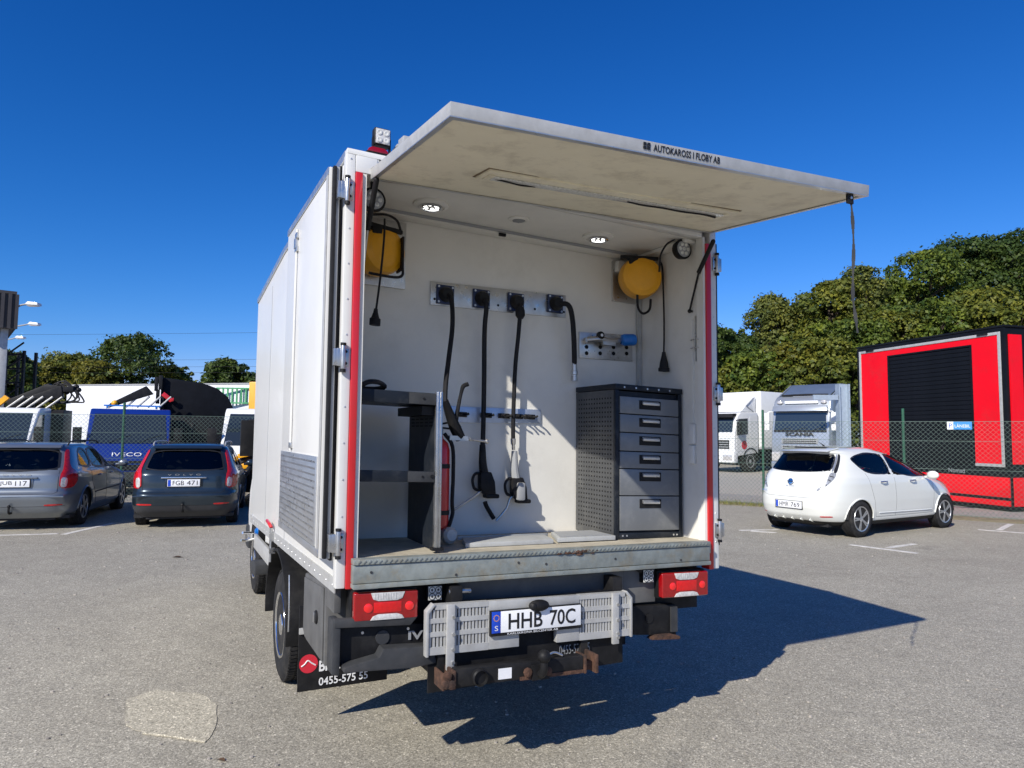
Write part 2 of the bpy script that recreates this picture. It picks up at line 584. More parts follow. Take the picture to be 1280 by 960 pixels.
# --- the two rear doors folded back along the sides
def rear_door(x0, x1, s):
    d = T().box(x0, x1, .075, 1.318, .960, 2.830).put('rear_door', WHITE, truck, bevel=.004)
    xo = x0 if s < 0 else x1
    e = .006 * s

    def strip(y0, y1, z0, z1, nm, mat, k=1.0):
        a, b = sorted((xo + e * .1, xo + e * k))
        return T().box(a, b, y0, y1, z0, z1).put(nm, mat, d, bevel=.0015)
    strip(.078, 1.316, 2.792, 2.828, 'edge_trim', ALU)
    strip(.078, .116, 1.0, 2.790, 'edge_trim', ALUW)
    strip(.078, 1.316, .962, 1.0, 'edge_trim', ALU)
    kp = strip(.16, 1.29, 1.004, 1.43, 'kick_plate', ALU, 1.3)
    m = T()
    for k in range(13):
        z = 1.025 + k * .0315
        m.obox((xo + e * 1.35, .725, z), (.0012, 0, 0), (0, .55, 0), (0, 0, .0045))
    m.put('plate_rib', STEEL, kp, smooth=False)
    # espagnolette rod with its handle and guides
    m = T()
    m.cyl((xo + e * 1.3, .93, 1.44), (xo + e * 1.3, .93, 2.74), .0065, n=10)
    m.put('lock_rod', WHITE, d)
    m = T()
    for z in (1.47, 2.70, 2.62):
        m.obox((xo + e * 1.2, .93, z), (.008, 0, 0), (0, .028, 0), (0, 0, .016))
    m.obox((xo + e * 1.6, .94, 2.655), (.010, 0, 0), (0, .022, 0), (0, 0, .03))
    m.put_each('rod_guide', STEEL, d, bevel=.002)
    m = T()
    m.box(*((x0 + .012, x0 + .030) if s < 0 else (x1 - .030, x1 - .012)), .040, .0745, .962, 2.828)
    m.put('seal', SEAL, d, bevel=.006)
    m = T()
    m.box(*((x0 + .031, x1) if s < 0 else (x0, x1 - .031)), .050, .0745, .962, 2.828)
    m.put('edge_profile', GREYT, d, bevel=.002)
    m = T()
    m.box(*((x1 + .001, x1 + .015) if s < 0 else (x0 - .011, x0 - .001)), .066, .11, .95, 2.84)
    m.put('inner_seal', SEAL, d, bevel=.003)
    return d


dl = rear_door(-.114, -.068, -1)
dr = rear_door(2.252, 2.300, 1)


def hinge(x, z, s):
    m = T()
    m.cyl((x, -.016, z - .055), (x, -.016, z + .055), .0115, n=12)
    m.box(x - .028, x + .028, -.012, .006, z - .042, z + .042)
    m.obox((x - .03 * s, .01, z), (.012, 0, 0), (0, .02, 0), (0, 0, .04))
    h = m.put('door_hinge', STEEL, truck, bevel=.002)
    m = T()
    for dz in (-.028, .028):
        m.cyl((x + .014 * s, -.017, z + dz), (x + .014 * s, -.011, z + dz), .007, n=6)
    m.cyl((x, -.016, z - .070), (x, -.016, z - .056), .014, n=10)
    m.cyl((x, -.016, z + .056), (x, -.016, z + .068), .014, n=10)
    m.put('hinge_pin', BLACK, h)


for z in (1.04, 1.90, 2.70):
    hinge(-.045, z, 1)
    hinge(2.235, z - .02 if z > 1.2 else z + .02, -1)

# --- hatch (world coordinates: it hangs level, not racked like the body)
HA, HB, HC, HD = Vector((.055, -1.10, 2.785)), Vector((2.19, -1.10, 2.845)), Vector((2.20, .0, 2.942)), Vector((.068, .0, 2.920))
hx = (HB - HA).normalized()
hy = (HD - HA).normalized()
hz = hx.cross(hy).normalized()


def H(u, v, w):
    """u metres along from the left, v metres in from the front edge, w metres above the underside"""
    a = HA.lerp(HB, u / 2.135)
    b = HD.lerp(HC, u / 2.135)
    return a.lerp(b, v / 1.105) + hz * w


def Hbox(m, u0, u1, v0, v1, w0, w1):
    return m.hexa([H(u0, v0, w0), H(u1, v0, w0), H(u1, v1, w0), H(u0, v1, w0), H(u0, v0, w1), H(u1, v0, w1), H(u1, v1, w1), H(u0, v1, w1)])


hatch = Hbox(MB(), .014, 2.121, .014, 1.092, .003, .041).put('hatch', CREAM, truck)
Hbox(MB(), .016, 2.119, .016, 1.090, .0415, .0455).put('hatch_skin', WHITE, hatch)
for a in ((0, 2.135, 0, .0135), (0, 2.135, 1.0925, 1.105), (0, .0135, .014, 1.092), (2.1215, 2.135, .014, 1.092)):
    Hbox(MB(), *a, 0, .048).put('hatch_edge', ALUW, hatch, bevel=.002)
for a in ((.0, 2.135, -.001, .03), (.0, .022, .0305, 1.105), (2.113, 2.135, .0305, 1.105), (.0225, 2.1125, 1.08, 1.105)):
    Hbox(MB(), *a, -.004, -.0005).put('hatch_lip', ALU, hatch)
# stained print on the front edge
fu = H(.80, -.001, .008)
text('hatch_lettering', 'AUTOKAROSS I FLOBY AB', H(.862, -.0015, .011), hx * .345, hz * .028, INK, hatch, .0006, False, .02)
m = MB()
for k in (0, 1):
    Hbox(m, .812 + k * .019, .827 + k * .019, -.0035, -.0012, .013, .026)
    Hbox(m, .812 + k * .019, .827 + k * .019, -.0035, -.0012, .028, .040)
m.put('hatch_emblem', INK, hatch, bevel=.003)
# recessed strip light under the hatch
v0 = .655
ls = Hbox(MB(), .40, 1.86, v0 - .088, v0 + .088, -.014, .0025).put('strip_light', CREAM, hatch, bevel=.010)
Hbox(MB(), .392, 1.868, v0 - .096, v0 + .096, -.0022, .0022).put('strip_sealant', M('brown_sealant', (.20, .15, .09), .8, var=.3, scale=20), hatch)
Hbox(MB(),   .45, 1.81, v0 - .032, v0 + .032, -.022, -.0142).put('strip_lens', LEDOFF, ls, bevel=.004)
m = MB()
m.tube([H(.46, v0 + .005, -.018), H(.52, v0 - .012, -.027), H(.60, v0 + .008, -.027), H(.68, v0 + .015, -.021)], .004)
m.tube([H(1.20, v0, -.022), H(1.30, v0 + .012, -.024), H(1.42, v0 + .004, -.024), H(1.55, v0 + .014, -.024), H(1.68, v0 + .002, -.024), H(1.78, v0 + .01, -.027)], .006)
m.put('loose_wire', SEAL, ls)
for u in (.42, 1.80):
    m = MB()
    for (a, b) in ((u, u + .03),):
        Hbox(m, a, b, v0 - .045, v0 + .045, -.020, -.0142)
    m.put('strip_end_cap', CREAM, ls, bevel=.003)
# hinge arms at the back corners, small bracket on the upper left
m = MB()
for u in (.0, .33, 1.05, 1.77, 2.09):
    m.cyl(H(u + .0, 1.12, .03), H(u + .045, 1.12, .03), .014, n=10)
    Hbox(m, u, u + .045, 1.06, 1.125, .0485, .053)
m.put('hatch_hinge', ALUW, hatch, bevel=.001)
m = MB()
Hbox(m, .012, .10, .60, .68, .046, .085)
m.put('hatch_bracket', ALUW, hatch, bevel=.004)
MB().hexa([(.11, .002, 2.935), (2.13, .002, 2.95), (2.13, .004, 2.95), (.11, .004, 2.935), (.11, .002, 3.03), (2.13, .002, 2.965), (2.13, .004, 2.965), (.11, .004, 3.03)]).put('hinge_sun_blocker', SEAL, truck)  # unseen strip added to stop sun leaking through the hinge gap
# gas struts
for s in (0, 1):
    if s:
        a, b, c = shear((2.128, .115, 2.395)), shear((2.128, .03, 2.62)), shear((2.13, -.10, 2.785))
    else:
        a, b, c = shear((.085, .19, 2.32)), shear((.085, .10, 2.56)), shear((.082, -.06, 2.76))
    a, b, c = Vector(a), Vector(b), Vector(c)
    g = MB().cyl(b, c, .0135, n=12).put('gas_strut', BLACK, truck)
    MB().cyl(a, b + (c - b) * .02, .0065, n=10).put('strut_rod', BLACK if s else STEEL, g)
    m = MB()
    m.sphere(a, .013, 10)
    m.sphere(c, .014, 10)
    m.cyl(a, a + Vector((.024 if s else -.03, 0, 0)), .007, n=8)
    m.put('strut_joint', BLACK, g)
# pull strap
sp = [H(2.03, .022, -.004) + Vector((0, 0, dz)) + Vector((dx, dy, 0)) for dx, dy, dz in ((0, 0, .0), (.010, 0, -.05), (.022, .004, -.14), (.026, .006, -.26), (.016, .006, -.40), (.006, .0, -.50), (.014, -.004, -.58), (.024, -.006, -.66))]
P = catmull(sp, 5)
m = MB()
for i in range(len(P) - 1):
    w = rt * (.0055 + .0025 * math.sin(i * .9))
    d = Vector((.0, .0014, 0))
    a, b = P[i], P[i + 1]
    m.hexa([a - w - d, a + w - d, a + w + d, a - w + d, b - w - d, b + w - d, b + w + d, b - w + d])
st = m.put('pull_strap', GREYP, hatch)
m = MB()
m.box(sp[0].x - .02, sp[0].x + .02, sp[0].y - .006, sp[0].y + .006, sp[0].z - .045, sp[0].z + .002)
m.put('strap_clamp', BLACK, hatch, bevel=.002)
MB().cyl(sp[0] + Vector((0, -.0062, -.018)), sp[0] + Vector((0, -.011, -.018)), .007, n=8).put('clamp_screw', ALU, hatch)

# --- roof furniture: red marker lamp, square work lamp, camera
m = T().box(.045, .165, .0, .05, 2.913, 2.921)
ml = m.put('marker_lamp', BLACK2, truck, bevel=.004)
T().prism([(.052, 2.922), (.158, 2.922), (.152, 2.938), (.134, 2.948), (.076, 2.948), (.058, 2.938)], 1, .004, .046).put('lamp_lens', REDLENS, ml, bevel=.005)
wl = T().box(.098, .182, .06, .112, 2.985, 3.075).put('work_lamp', BLACK2, truck, bevel=.010, seg=3)
T().box(.104, .176, .0545, .0595, 2.992, 3.068).put('lamp_lens', CLEARLENS, wl, bevel=.008)
m = T()
for i in (0, 1):
    for j in (0, 1):
        m.lathe([(.013, 0), (.015, .002), (.009, .0035), (.004, .0015)], (.122 + i * .036, .054, 3.011 + j * .038), (0, -1, 0), 12)
m.put('lamp_led', LEDOFF, wl)
m = T()
m.box(.094, .100, .07, .10, 2.935, 3.03)
m.box(.180, .186, .07, .10, 2.935, 3.03)
m.box(.094, .186, .068, .102, 2.925, 2.945)
m.put('lamp_bracket', BLACK2, wl, bevel=.002)
T().box(.115, .168, .066, .104, 2.909, 2.926).put('lamp_foot', STEEL, wl)
rc = T().box(.215, .275, .07, .13, 2.93, 2.995).put('roof_camera', BLACK2, truck, bevel=.006)
T().box(.212, .278, .05, .135, 2.996, 3.008).put('camera_hood', ALUW, rc, bevel=.003)
T().box(.225, .262, .072, .12, 2.908, 2.93).put('camera_foot', STEEL, rc)
T().cyl((.245, .072, 2.962), (.245, .064, 2.962), .012, n=14).put('camera_lens', GLASS, rc)

# --- ceiling lamps (lit), vent, dark clip
for x in (.50, 1.60):
    y = .34
    z = 2.838
    lp = T().lathe([(.098, 0), (.098, .012), (.075, .020), (.072, .014), (.0, .014)], (x, y, z), (0, 0, -1), 32).put('ceiling_lamp', WHITE2, truck)
    m = T()
    m.lathe([(.062, .0145), (.062, .026), (.056, .0295), (.05, .026), (.05, .0145)], (x, y, z), (0, 0, -1), 28)
    m.put('lamp_bezel', CHROME, lp)
    T().lathe([(.0495, .0145), (.0495, .0150)], (x, y, z), (0, 0, -1), 24).put('lamp_reflector', GREYP, lp)
    m = T()
    for k in range(6):
        t = 2 * math.pi * k / 6
        m.lathe([(.0105, .015), (.0105, .022), (.006, .0245)], (x + .035 * math.cos(t), y + .035 * math.sin(t), z), (0, 0, -1), 12)
    m.put('lit_led', LED, lp)
vt = T().lathe([(.062, 0), (.062, .008), (.045, .014), (.04, .008), (.0, .008)], (1.03, .31, 2.838), (0, 0, -1), 28).put('ceiling_vent', WHITE2, truck)
m = T()
for k in range(-3, 4):
    h = math.sqrt(.04 ** 2 - (k * .011) ** 2) * .9
    m.box(1.03 - h, 1.03 + h, .31 + k * .011 - .003, .31 + k * .011 + .003, 2.8255, 2.831)
m.put('vent_louver', GREYT, vt)
T().box(1.015, 1.06, .54, .558, 2.796, 2.815).put('ceiling_clip', BLACK2, truck, bevel=.003)

# --- round work lamps under the ceiling at either side
def round_lamp(x, y, z):
    l = T().lathe([(.03, .035), (.056, .03), (.062, .0), (.062, -.012), (.052, -.014)], (x, y, z), (0, 1, 0), 28).put('round_work_lamp', BLACK2, truck)
    T().lathe([(.050, -.0145), (.050, -.017), (.046, -.019)], (x, y, z), (0, 1, 0), 24).put('lamp_lens', GREYT, l)
    m = T()
    for k in range(7):
        t = 2 * math.pi * k / 6
        r = .030 if k < 6 else 0
        m.lathe([(.012, -.0192), (.011, -.023), (.006, -.025)], (x + r * math.cos(t), y, z + r * math.sin(t)), (0, 1, 0), 10)
    m.put('lamp_led', LEDOFF, l)
    m = T()
    m.box(x - .012, x + .012, y + .0, y + .02, z + .06, z + .10)
    m.put('lamp_bracket', BLACK2, l)
    return l


round_lamp(2.07, .11, 2.775)
round_lamp(.115, .12, 2.72)
T().tube([(2.02, .12, 2.83), (1.97, .13, 2.80), (1.945, .16, 2.74), (1.965, .20, 2.68), (2.0, .25, 2.655)], .006).put('lamp_cable', SEAL, truck)

# --- bulkhead fittings
sp_ = T()
sp_.hexa([(.615, .648, 2.335), (1.55, .648, 2.362), (1.55, .6595, 2.362), (.615, .6595, 2.335), (.615, .648, 2.478), (1.55, .648, 2.512), (1.55, .6595, 2.512), (.615, .6595, 2.478)])
plate = sp_.put('hose_plate', STEEL, truck, bevel=.002)
FL = [(.705, 2.405), (.942, 2.41), (1.180, 2.418), (1.465, 2.443)]
for x, z in FL:
    f = T().box(x - .056, x + .056, .632, .647, z - .058, z + .058).put('hose_flange', NAVYP, plate, bevel=.004)
    T().lathe([(.046, 0), (.046, .02), (.032, .045), (.026, .045)], (x, .632, z), (0, -1, 0), 20).put('flange_boss', BLACK, f)
    m = T()
    for a in (-1, 1):
        for b in (-1, 1):
            m.cyl((x + a * .044, .632, z + b * .046), (x + a * .044, .628, z + b * .046), .007, n=6)
    m.put('flange_bolt', ALU, f)
m = T()
for x in (.64, 1.06, 1.32, 1.535):
    m.cyl((x, .648, 2.372 + .03 * (x - .6)), (x, .645, 2.372 + .03 * (x - .6)), .008, n=6)
m.put('plate_screw', BLACK, plate)
vp = T().hexa([(1.655, .648, 2.110), (2.08, .648, 2.122), (2.08, .6595, 2.122), (1.655, .6595, 2.11), (1.655, .648, 2.284), (2.08, .648, 2.302), (2.08, .6595, 2.302), (1.655, .6595, 2.284)]).put('valve_plate', STEEL, truck, bevel=.002)
m = T()
m.tube([(1.68, .60, 2.225), (1.74, .59, 2.235), (1.80, .59, 2.24), (1.87, .595, 2.235), (1.94, .60, 2.25)], .020, n=12)
m.cyl((1.70, .648, 2.23), (1.70, .60, 2.23), .018, n=10)
m.cyl((1.86, .648, 2.238), (1.86, .60, 2.238), .018, n=10)
m.obox((1.84, .58, 2.215), (.05, 0, 0), (0, .01, 0), (0, 0, .012))
m.put('valve_body', STEEL, vp)
T().lathe([(.026, 0), (.026, .02), (.012, .028)], (1.775, .59, 2.262), (0, -1, 0), 18).put('gauge', BLACK2, vp)
T().cyl((1.775, .562, 2.262), (1.775, .56, 2.262), .010, n=12).put('gauge_face', WINK, vp)
T().lathe([(.012, 0), (.034, .004), (.040, .02), (.040, .085), (.034, .098), (.02, .1)], (1.945, .585, 2.25), (1, -.25, .08), 18).put('valve_knob', BLUEP, vp)
m = T()
for i in range(4):
    for j in range(2):
        m.cyl((1.71 + i * .107, .648, 2.145 + .03 * .3 * i + j * .042), (1.71 + i * .107, .645, 2.145 + .009 * i + j * .042), .0135, n=12)
m.put('valve_port', HOLE, vp)
m = T()
for i in range(4):
    for a in (-1, 1):
        m.cyl((1.71 + i * .107 + a * .018, .648, 2.125 + .009 * i), (1.71 + i * .107 + a * .018, .6455, 2.125 + .009 * i), .006, n=6)
m.put('port_screw', ALU, vp)
rl = T().hexa([(.74, .648, 1.640), (1.37, .648, 1.664), (1.37, .6595, 1.664), (.74, .6595, 1.64), (.74, .648, 1.738), (1.37, .648, 1.752), (1.37, .6595, 1.752), (.74, .6595, 1.738)]).put('tool_rail', BLUSTEEL, truck, bevel=.002)
for x in (.82, .985, 1.105, 1.20, 1.285):
    z = 1.69 + .02 * (x - .74)
    m = T()
    m.box(x - .036, x + .036, .632, .6475, z - .014, z + .016)
    for a in (-1, 1):
        m.tube([(x + a * .016, .634, z), (x + a * .03, .60, z + .002), (x + a * .018, .575, z + .006)], .0065, n=6, k=3)
    m.put('tool_clip', BLACK, rl, bevel=.0015)
m = T()
m.cyl((1.155, .648, 1.697), (1.155, .64, 1.697), .018, n=14)
m.put('rail_stud', STEEL, rl)
# conduit up the corner and cable duct on the right hand panel
T().box(2.115, 2.147, .63, .658, 1.0, 2.79).put('corner_conduit', TRAYM, truck, bevel=.002)
m = T()
m.box(2.138, 2.149, .10, .122, 1.70, 2.34)
m.put('cable_duct', WHITE2, truck)
m = T()
m.box(2.128, 2.149, .085, .135, 1.57, 1.69)
m.box(2.126, 2.149, .088, .132, 1.45, 1.56)
m.put('switch_box', WHITE2, truck, bevel=.004)
m = T()
for z in (2.16, 2.21):
    m.tube([(2.146, .045, z), (2.12, .05, z), (2.12, .10, z), (2.146, .105, z)], .003, n=6, k=2)
m.box(2.142, 2.149, .075, .085, 2.08, 2.36)
m.put('wire_hook', STEEL, truck)

# --- tail lamps
def tail_lamp(x0, x1, z0, z1):
    hs_ = T().box(x0 - .004, x1 + .004, -.012, .05, z0 - .006, z1 + .006).put('tail_lamp', BLACK2, truck, bevel=.006)
    T().box(x0, x1, -.052, -.0125, z0, z1).put('lamp_lens', REDLENS, hs_, bevel=.012, seg=3)
    w = x1 - x0
    T().prism([(x0 + w * .25, z1 - .004), (x0 + w * .78, z1 - .004), (x0 + w * .74, z1 - .034), (x0 + w * .66, z1 - .042), (x0 + w * .37, z1 - .042), (x0 + w * .29, z1 - .034)], 1, -.0555, -.0505).put('clear_lens', CLEARLENS, hs_, bevel=.002)
    T().prism([(x0 + w * .25, z0 + .004), (x0 + w * .78, z0 + .004), (x0 + w * .74, z0 + .022), (x0 + w * .66, z0 + .030), (x0 + w * .37, z0 + .030), (x0 + w * .29, z0 + .022)], 1, -.0555, -.0505).put('clear_lens', CLEARLENS, hs_, bevel=.002)
    T().box(x0 + w * .30, x0 + w * .73, -.0545, -.0505, z0 + .036, z1 - .048).put('centre_lens', REDGLOW, hs_, bevel=.0015)
    m = T()
    for f in (.22, .86):
        m.lathe([(.022, .0), (.020, .004), (.008, .007)], (x0 + w * f, -.0515, (z0 + z1) / 2 - .006), (0, -1, 0), 18)
    m.put('lens_bulb', LENSDOT, hs_)
    m = T()
    for k in range(9):
        x = x0 + w * (.32 + .04 * k)
        m.box(x, x + .002, -.0563, -.0556, z1 - .036, z1 - .008)
    m.put('lens_rib', GREYT, hs_)


tail_lamp(.026, .334, .688, .820)
tail_lamp(1.776, 2.112, .692, .832)


def led_square(x0, x1, z0, z1):
    b = T().box(x0, x1, -.014, .03, z0, z1).put('reversing_lamp', BLACK2, truck, bevel=.006)
    T().box(x0 + .004, x1 - .004, -.019, -.0142, z0 + .004, z1 - .004).put('lamp_lens', LEDOFF, b, bevel=.0015)
    m = T()
    for i in (0, 1):
        for j in (0, 1):
            cx, cz = x0 + (x1 - x0) * (.29 + .42 * i), z0 + (z1 - z0) * (.29 + .42 * j)
            m.lathe([(.0165, -.0192), (.0165, -.0212), (.0135, -.0212), (.0135, -.0192)], (cx, 0, cz), (0, 1, 0), 14, close=True)
            m.lathe([(.006, -.0192), (.004, -.0212)], (cx, 0, cz), (0, 1, 0), 8)
    m.put('lamp_led', GREYP, b)


led_square(.392, .468, .754, .828)
led_square(1.668, 1.744, .776, .852)
T().tube([(1.58, .0, .865), (1.62, -.005, .862), (1.668, 0, .84)], .012).put('lamp_cable', SEAL, truck)

# --- under-floor structure behind the lamps
T().box(.03, 2.12, .06, .12, .60, .845).put('rear_crossmember', BLACK, truck)
T().box(.50, 1.60, .02, .058, .735, .86).put('cross_plate', MIDGREY, truck, bevel=.01)
T().box(1.56, 1.78, .018, .056, .66, .87).put('lamp_plate', MIDGREY, truck, bevel=.006)
T().box(.036, .15, -.01, .056, .685, .83).put('lamp_plate', ALUW, truck, bevel=.004)
for x in (.62, 1.50):
    MB().box(x - .04, x + .04, .12, 5.3, .57, .75).put('chassis_rail', BLACK, truck, bevel=.006)
MB().cyl((.3, 1.9, .36), (1.9, 1.9, .36), .075, n=14).put('rear_axle', BLACK, truck)
MB().sphere((1.1, 1.9, .37), .19, 16, (1, .9, .9)).put('differential', BLACK, truck)
MB().box(1.62, 2.1, 2.6, 3.4, .40, .70).put('fuel_tank', BLACK2, truck, bevel=.05)
MB().box(.70, 1.42, .13, 1.35, .62, .87).put('underfloor_tank', BLACK, truck, bevel=.03)

# left bumper, black, with a lamp recess and lettering
m = T()
m.prism([(-.052, .482), (.515, .464), (.515, .640), (-.052, .672)], 1, -.005, .055)
bl = m.put('rear_bumper', BLACK2, truck, bevel=.006)
T().prism([(-.06, .667), (.30, .655), (.34, .70), (-.06, .705)], 1, -.05, -.0055).put('bumper_lip', GREYP, bl, bevel=.008)
T().prism([(-.066, .46), (-.028, .45), (-.028, .70), (-.066, .70)], 1, -.045, .07).put('bumper_end', GREYP, bl, bevel=.012)
T().prism([(-.02, .478), (.30, .468), (.42, .48), (.40, .56), (.16, .568), (.14, .53), (-.02, .50)], 1, -.085, -.0058).put('bumper_skirt', GREYP, bl, bevel=.006)
T().prism([(.02, .472), (.46, .454), (.46, .4635), (.02, .478)], 1, -.01, .05).put('rust_edge', RUST, bl)
T().cyl((.175, -.006, .600), (.175, -.012, .600), .033, n=24).put('bumper_plug', GREYP, bl)
m = T()
for x, z in ((.08, .628), (.30, .63)):
    m.cyl((x, -.0058, z), (x, -.010, z), .007, n=6)
m.put('bumper_bolt', ALU, bl)
text('bumper_lettering', 'IVECO', (.300, -.009, .578), (.25, 0, -.006), (0, 0, .042), GINK, bl, .003, True, .03)
m = T()
m.prism([(1.60, .492), (1.915, .465), (1.915, .640), (1.60, .648)], 1, .0, .055)
br = m.put('rear_bumper', BLACK2, truck, bevel=.006)
T().prism([(1.72, .462), (1.92, .450), (1.92, .468), (1.86, .482), (1.76, .484)], 1, -.03, .03).put('rust_edge', RUST, br, bevel=.005)
T().cyl((1.72, -.001, .575), (1.72, -.007, .575), .026, n=20).put('bumper_plug', BLACK, br)
T().prism([(1.87, .49), (1.915, .49), (1.915, .63), (1.87, .63)], 1, -.012, -.0005).put('bumper_lip', GREYP, br)

# --- fold-up slotted step that carries the plate
STY = -.115


sl = T()


def band(m, x0, x1, za, zb_, y0=STY, y1=STY + .032):
    return m.hexa([(x0, y0, za), (x1, y0, za), (x1, y1, za), (x0, y1, za), (x0, y0, zb_), (x1, y0, zb_), (x1, y1, zb_), (x0, y1, zb_)])


bz = [(.527, .562), (.610, .632), (.672, .694), (.734, .758)]
for xa, xb in ((.366, .672), (1.19, 1.507)):
    for i, (a, b) in enumerate(bz):
        xl, xr = xa, xb
        if i == 3 and xa < .5: xl = xa + .03
        if i == 3 and xa > 1: xr = xb - .03
        band(sl, xl, xr, a, b)
    for a, b in ((.562, .610), (.632, .672), (.694, .734)):
        n = int((xb - xa) / .0185)
        for k in range(n + 1):
            x = xa + .004 + k * (xb - xa - .016) / n
            sl.box(x, x + .0105, STY + .004, STY + .026, a, b)
step = T().box(.3665, 1.506, STY + .0325, STY + .036, .700, .735).put('slotted_step', ALUW, truck)
sl.put_each('slotted_bars', ALUW, step, smooth=False)
band(T(), .6725, 1.1895, .7115, .757).put('step_panel', ALUW, step, bevel=.002)
m = T()
band(m, .6725, .84, .5275, .7110)
band(m, 1.055, 1.1895, .5275, .7110)
band(m, .8405, 1.0545, .62, .7110)
m.put_each('step_panel', ALUW, step, bevel=.002)
m = T()
m.prism([(.352, .52), (.3655, .52), (.3655, .72), (.3975, .758), (.386, .764), (.352, .728)], 1, STY - .006, STY + .036)
m.prism([(1.521, .52), (1.5075, .52), (1.5075, .72), (1.4755, .758), (1.487, .764), (1.521, .728)], 1, STY - .006, STY + .036)
m.put_each('step_end', ALUW, step, bevel=.003)
for x in (.47, 1.405):
    dz = 0 if x < 1 else .04
    a = T().box(x - .020, x + .020, STY - .020, STY - .002, .455 + dz, .76).put('step_arm', ALUW, step, bevel=.004)
    m = T()
    for z in (.55, .62, .70, .49 + dz):
        m.cyl((x + .012, STY - .020, z), (x + .012, STY - .026, z), .009, n=6)
    m.put('arm_bolt', STEEL, a)
    T().box(x + .02, x + .08, STY + .037, .015, .74, .83).put('step_hanger', BLACK, step, bevel=.004)
T().tube([(.49, -.05, .80), (.54, -.06, .805), (.60, -.05, .80)], .012).put('step_pivot', STEEL, step)
# the number plate
pl = T().hexa([(.674, STY - .020, .592), (1.190, STY - .020, .596), (1.190, STY - .0015, .596), (.674, STY - .0015, .592), (.674, STY - .020, .714), (1.190, STY - .020, .7185), (1.190, STY - .0015, .7185), (.674, STY - .0015, .714)]).put('plate_holder', BLACK2, truck, bevel=.003)
T().hexa([(.727, STY - .0245, .6085), (1.184, STY - .0245, .6125), (1.184, STY - .0203, .6125), (.727, STY - .0203, .6085), (.727, STY - .0245, .7105), (1.184, STY - .0245, .7145), (1.184, STY - .0203, .7145), (.727, STY - .0203, .7105)]).put('number_plate', PLATEW, pl, bevel=.002)
T().hexa([(.680, STY - .0245, .608), (.7265, STY - .0245, .6085), (.7265, STY - .0203, .6085), (.680, STY - .0203, .608), (.680, STY - .0245, .71), (.7265, STY - .0245, .7105), (.7265, STY - .0203, .7105), (.680, STY - .0203, .71)]).put('plate_band', PLATEB, pl, bevel=.001)
text('plate_lettering', 'HHB', (.768, STY - .0247, .622), (.190, 0, .0012), (0, 0, .076), INK, pl, .0012, True, .014)
text('plate_lettering', '70C', (1.000, STY - .0247, .624), (.150, 0, .0012), (0, 0, .076), INK, pl, .0012, True, .014)
text('plate_lettering', 'S', (.694, STY - .0247, .620), (.018, 0, 0), (0, 0, .024), WINK, pl, .0012, True)
m = T()
for k in range(12):
    t = 2 * math.pi * k / 12
    m.cyl((.7035 + .014 * math.cos(t), STY - .0247, .680 + .014 * math.sin(t)), (.7035 + .014 * math.cos(t), STY - .0257, .680 + .014 * math.sin(t)), .0026, n=5)
m.put('plate_stars', YELLOW, pl)
text('holder_lettering', 'KARLSKRONA BILCENTER AB', (.765, STY - .0204, .5955), (.285, 0, .002), (0, 0, .0105), WINK, pl, .0008, True)
m = T()
m.sphere((.935, STY - .03, .728), .058, 16, (1, .45, .5))
m.sphere((.90, STY - .045, .726), .02, 10, (1, .6, 1))
m.put('plate_lamp', BLACK2, pl)

# --- tow bar
tb = T().box(.47, 1.16, -.205, -.145, .398, .478).put('tow_bar', BLACK, truck, bevel=.008)
m = T()
m.box(.40, .412, -.215, -.10, .392, .47)
m.box(.452, .468, -.215, -.10, .392, .475)
m.box(.413, .451, -.19, -.12, .392, .415)
m.box(1.161, 1.176, -.212, -.12, .39, .48)
m.box(1.228, 1.246, -.212, -.10, .385, .478)
m.box(1.179, 1.227, -.18, -.13, .395, .44)
m.put_each('tow_bracket', RUST, tb, bevel=.006)
m = T()
m.box(.80, 1.16, -.209, -.2052, .395, .412)
m.put('rust_edge', RUST, tb)
for x in (.44, 1.23):
    T().box(x - .02, x + .02, -.10, .40, .40, .60).put('tow_arm', BLACK, tb)
T().sphere((.905, -.255, .512), .033, 20).put('tow_ball', BLACK2, tb)
m = T()
m.tube([(.905, -.255, .490), (.905, -.255, .455), (.905, -.235, .425), (.905, -.206, .42)], .020, n=12)
m.box(.86, .955, -.222, -.2055, .392, .462)
m.put('ball_neck', BLACK, tb)
m = T()
for x, z in ((.835, .435), (.945, .43), (.42, .46), (.44, .42), (.415, .425)):
    m.lathe([(.022, 0), (.022, .012), (.012, .016)], (x, -.2155, z), (0, -1, 0), 8)
m.put('tow_bolt', RUST, tb)
m = T()
m.lathe([(.040, 0), (.040, .02), (.034, .028), (.030, .012), (.0, .012)], (.585, -.206, .437), (0, -1, 0), 22)
m.put('trailer_socket', BLACK2, tb)
T().box(.685, .755, -.2075, -.2055, .412, .462).put('tow_sticker', PLATEW, tb)
T().tube([(.96, -.2, .50), (1.0, -.19, .505), (1.04, -.2, .49)], .006).put('safety_loop', STEEL, tb)

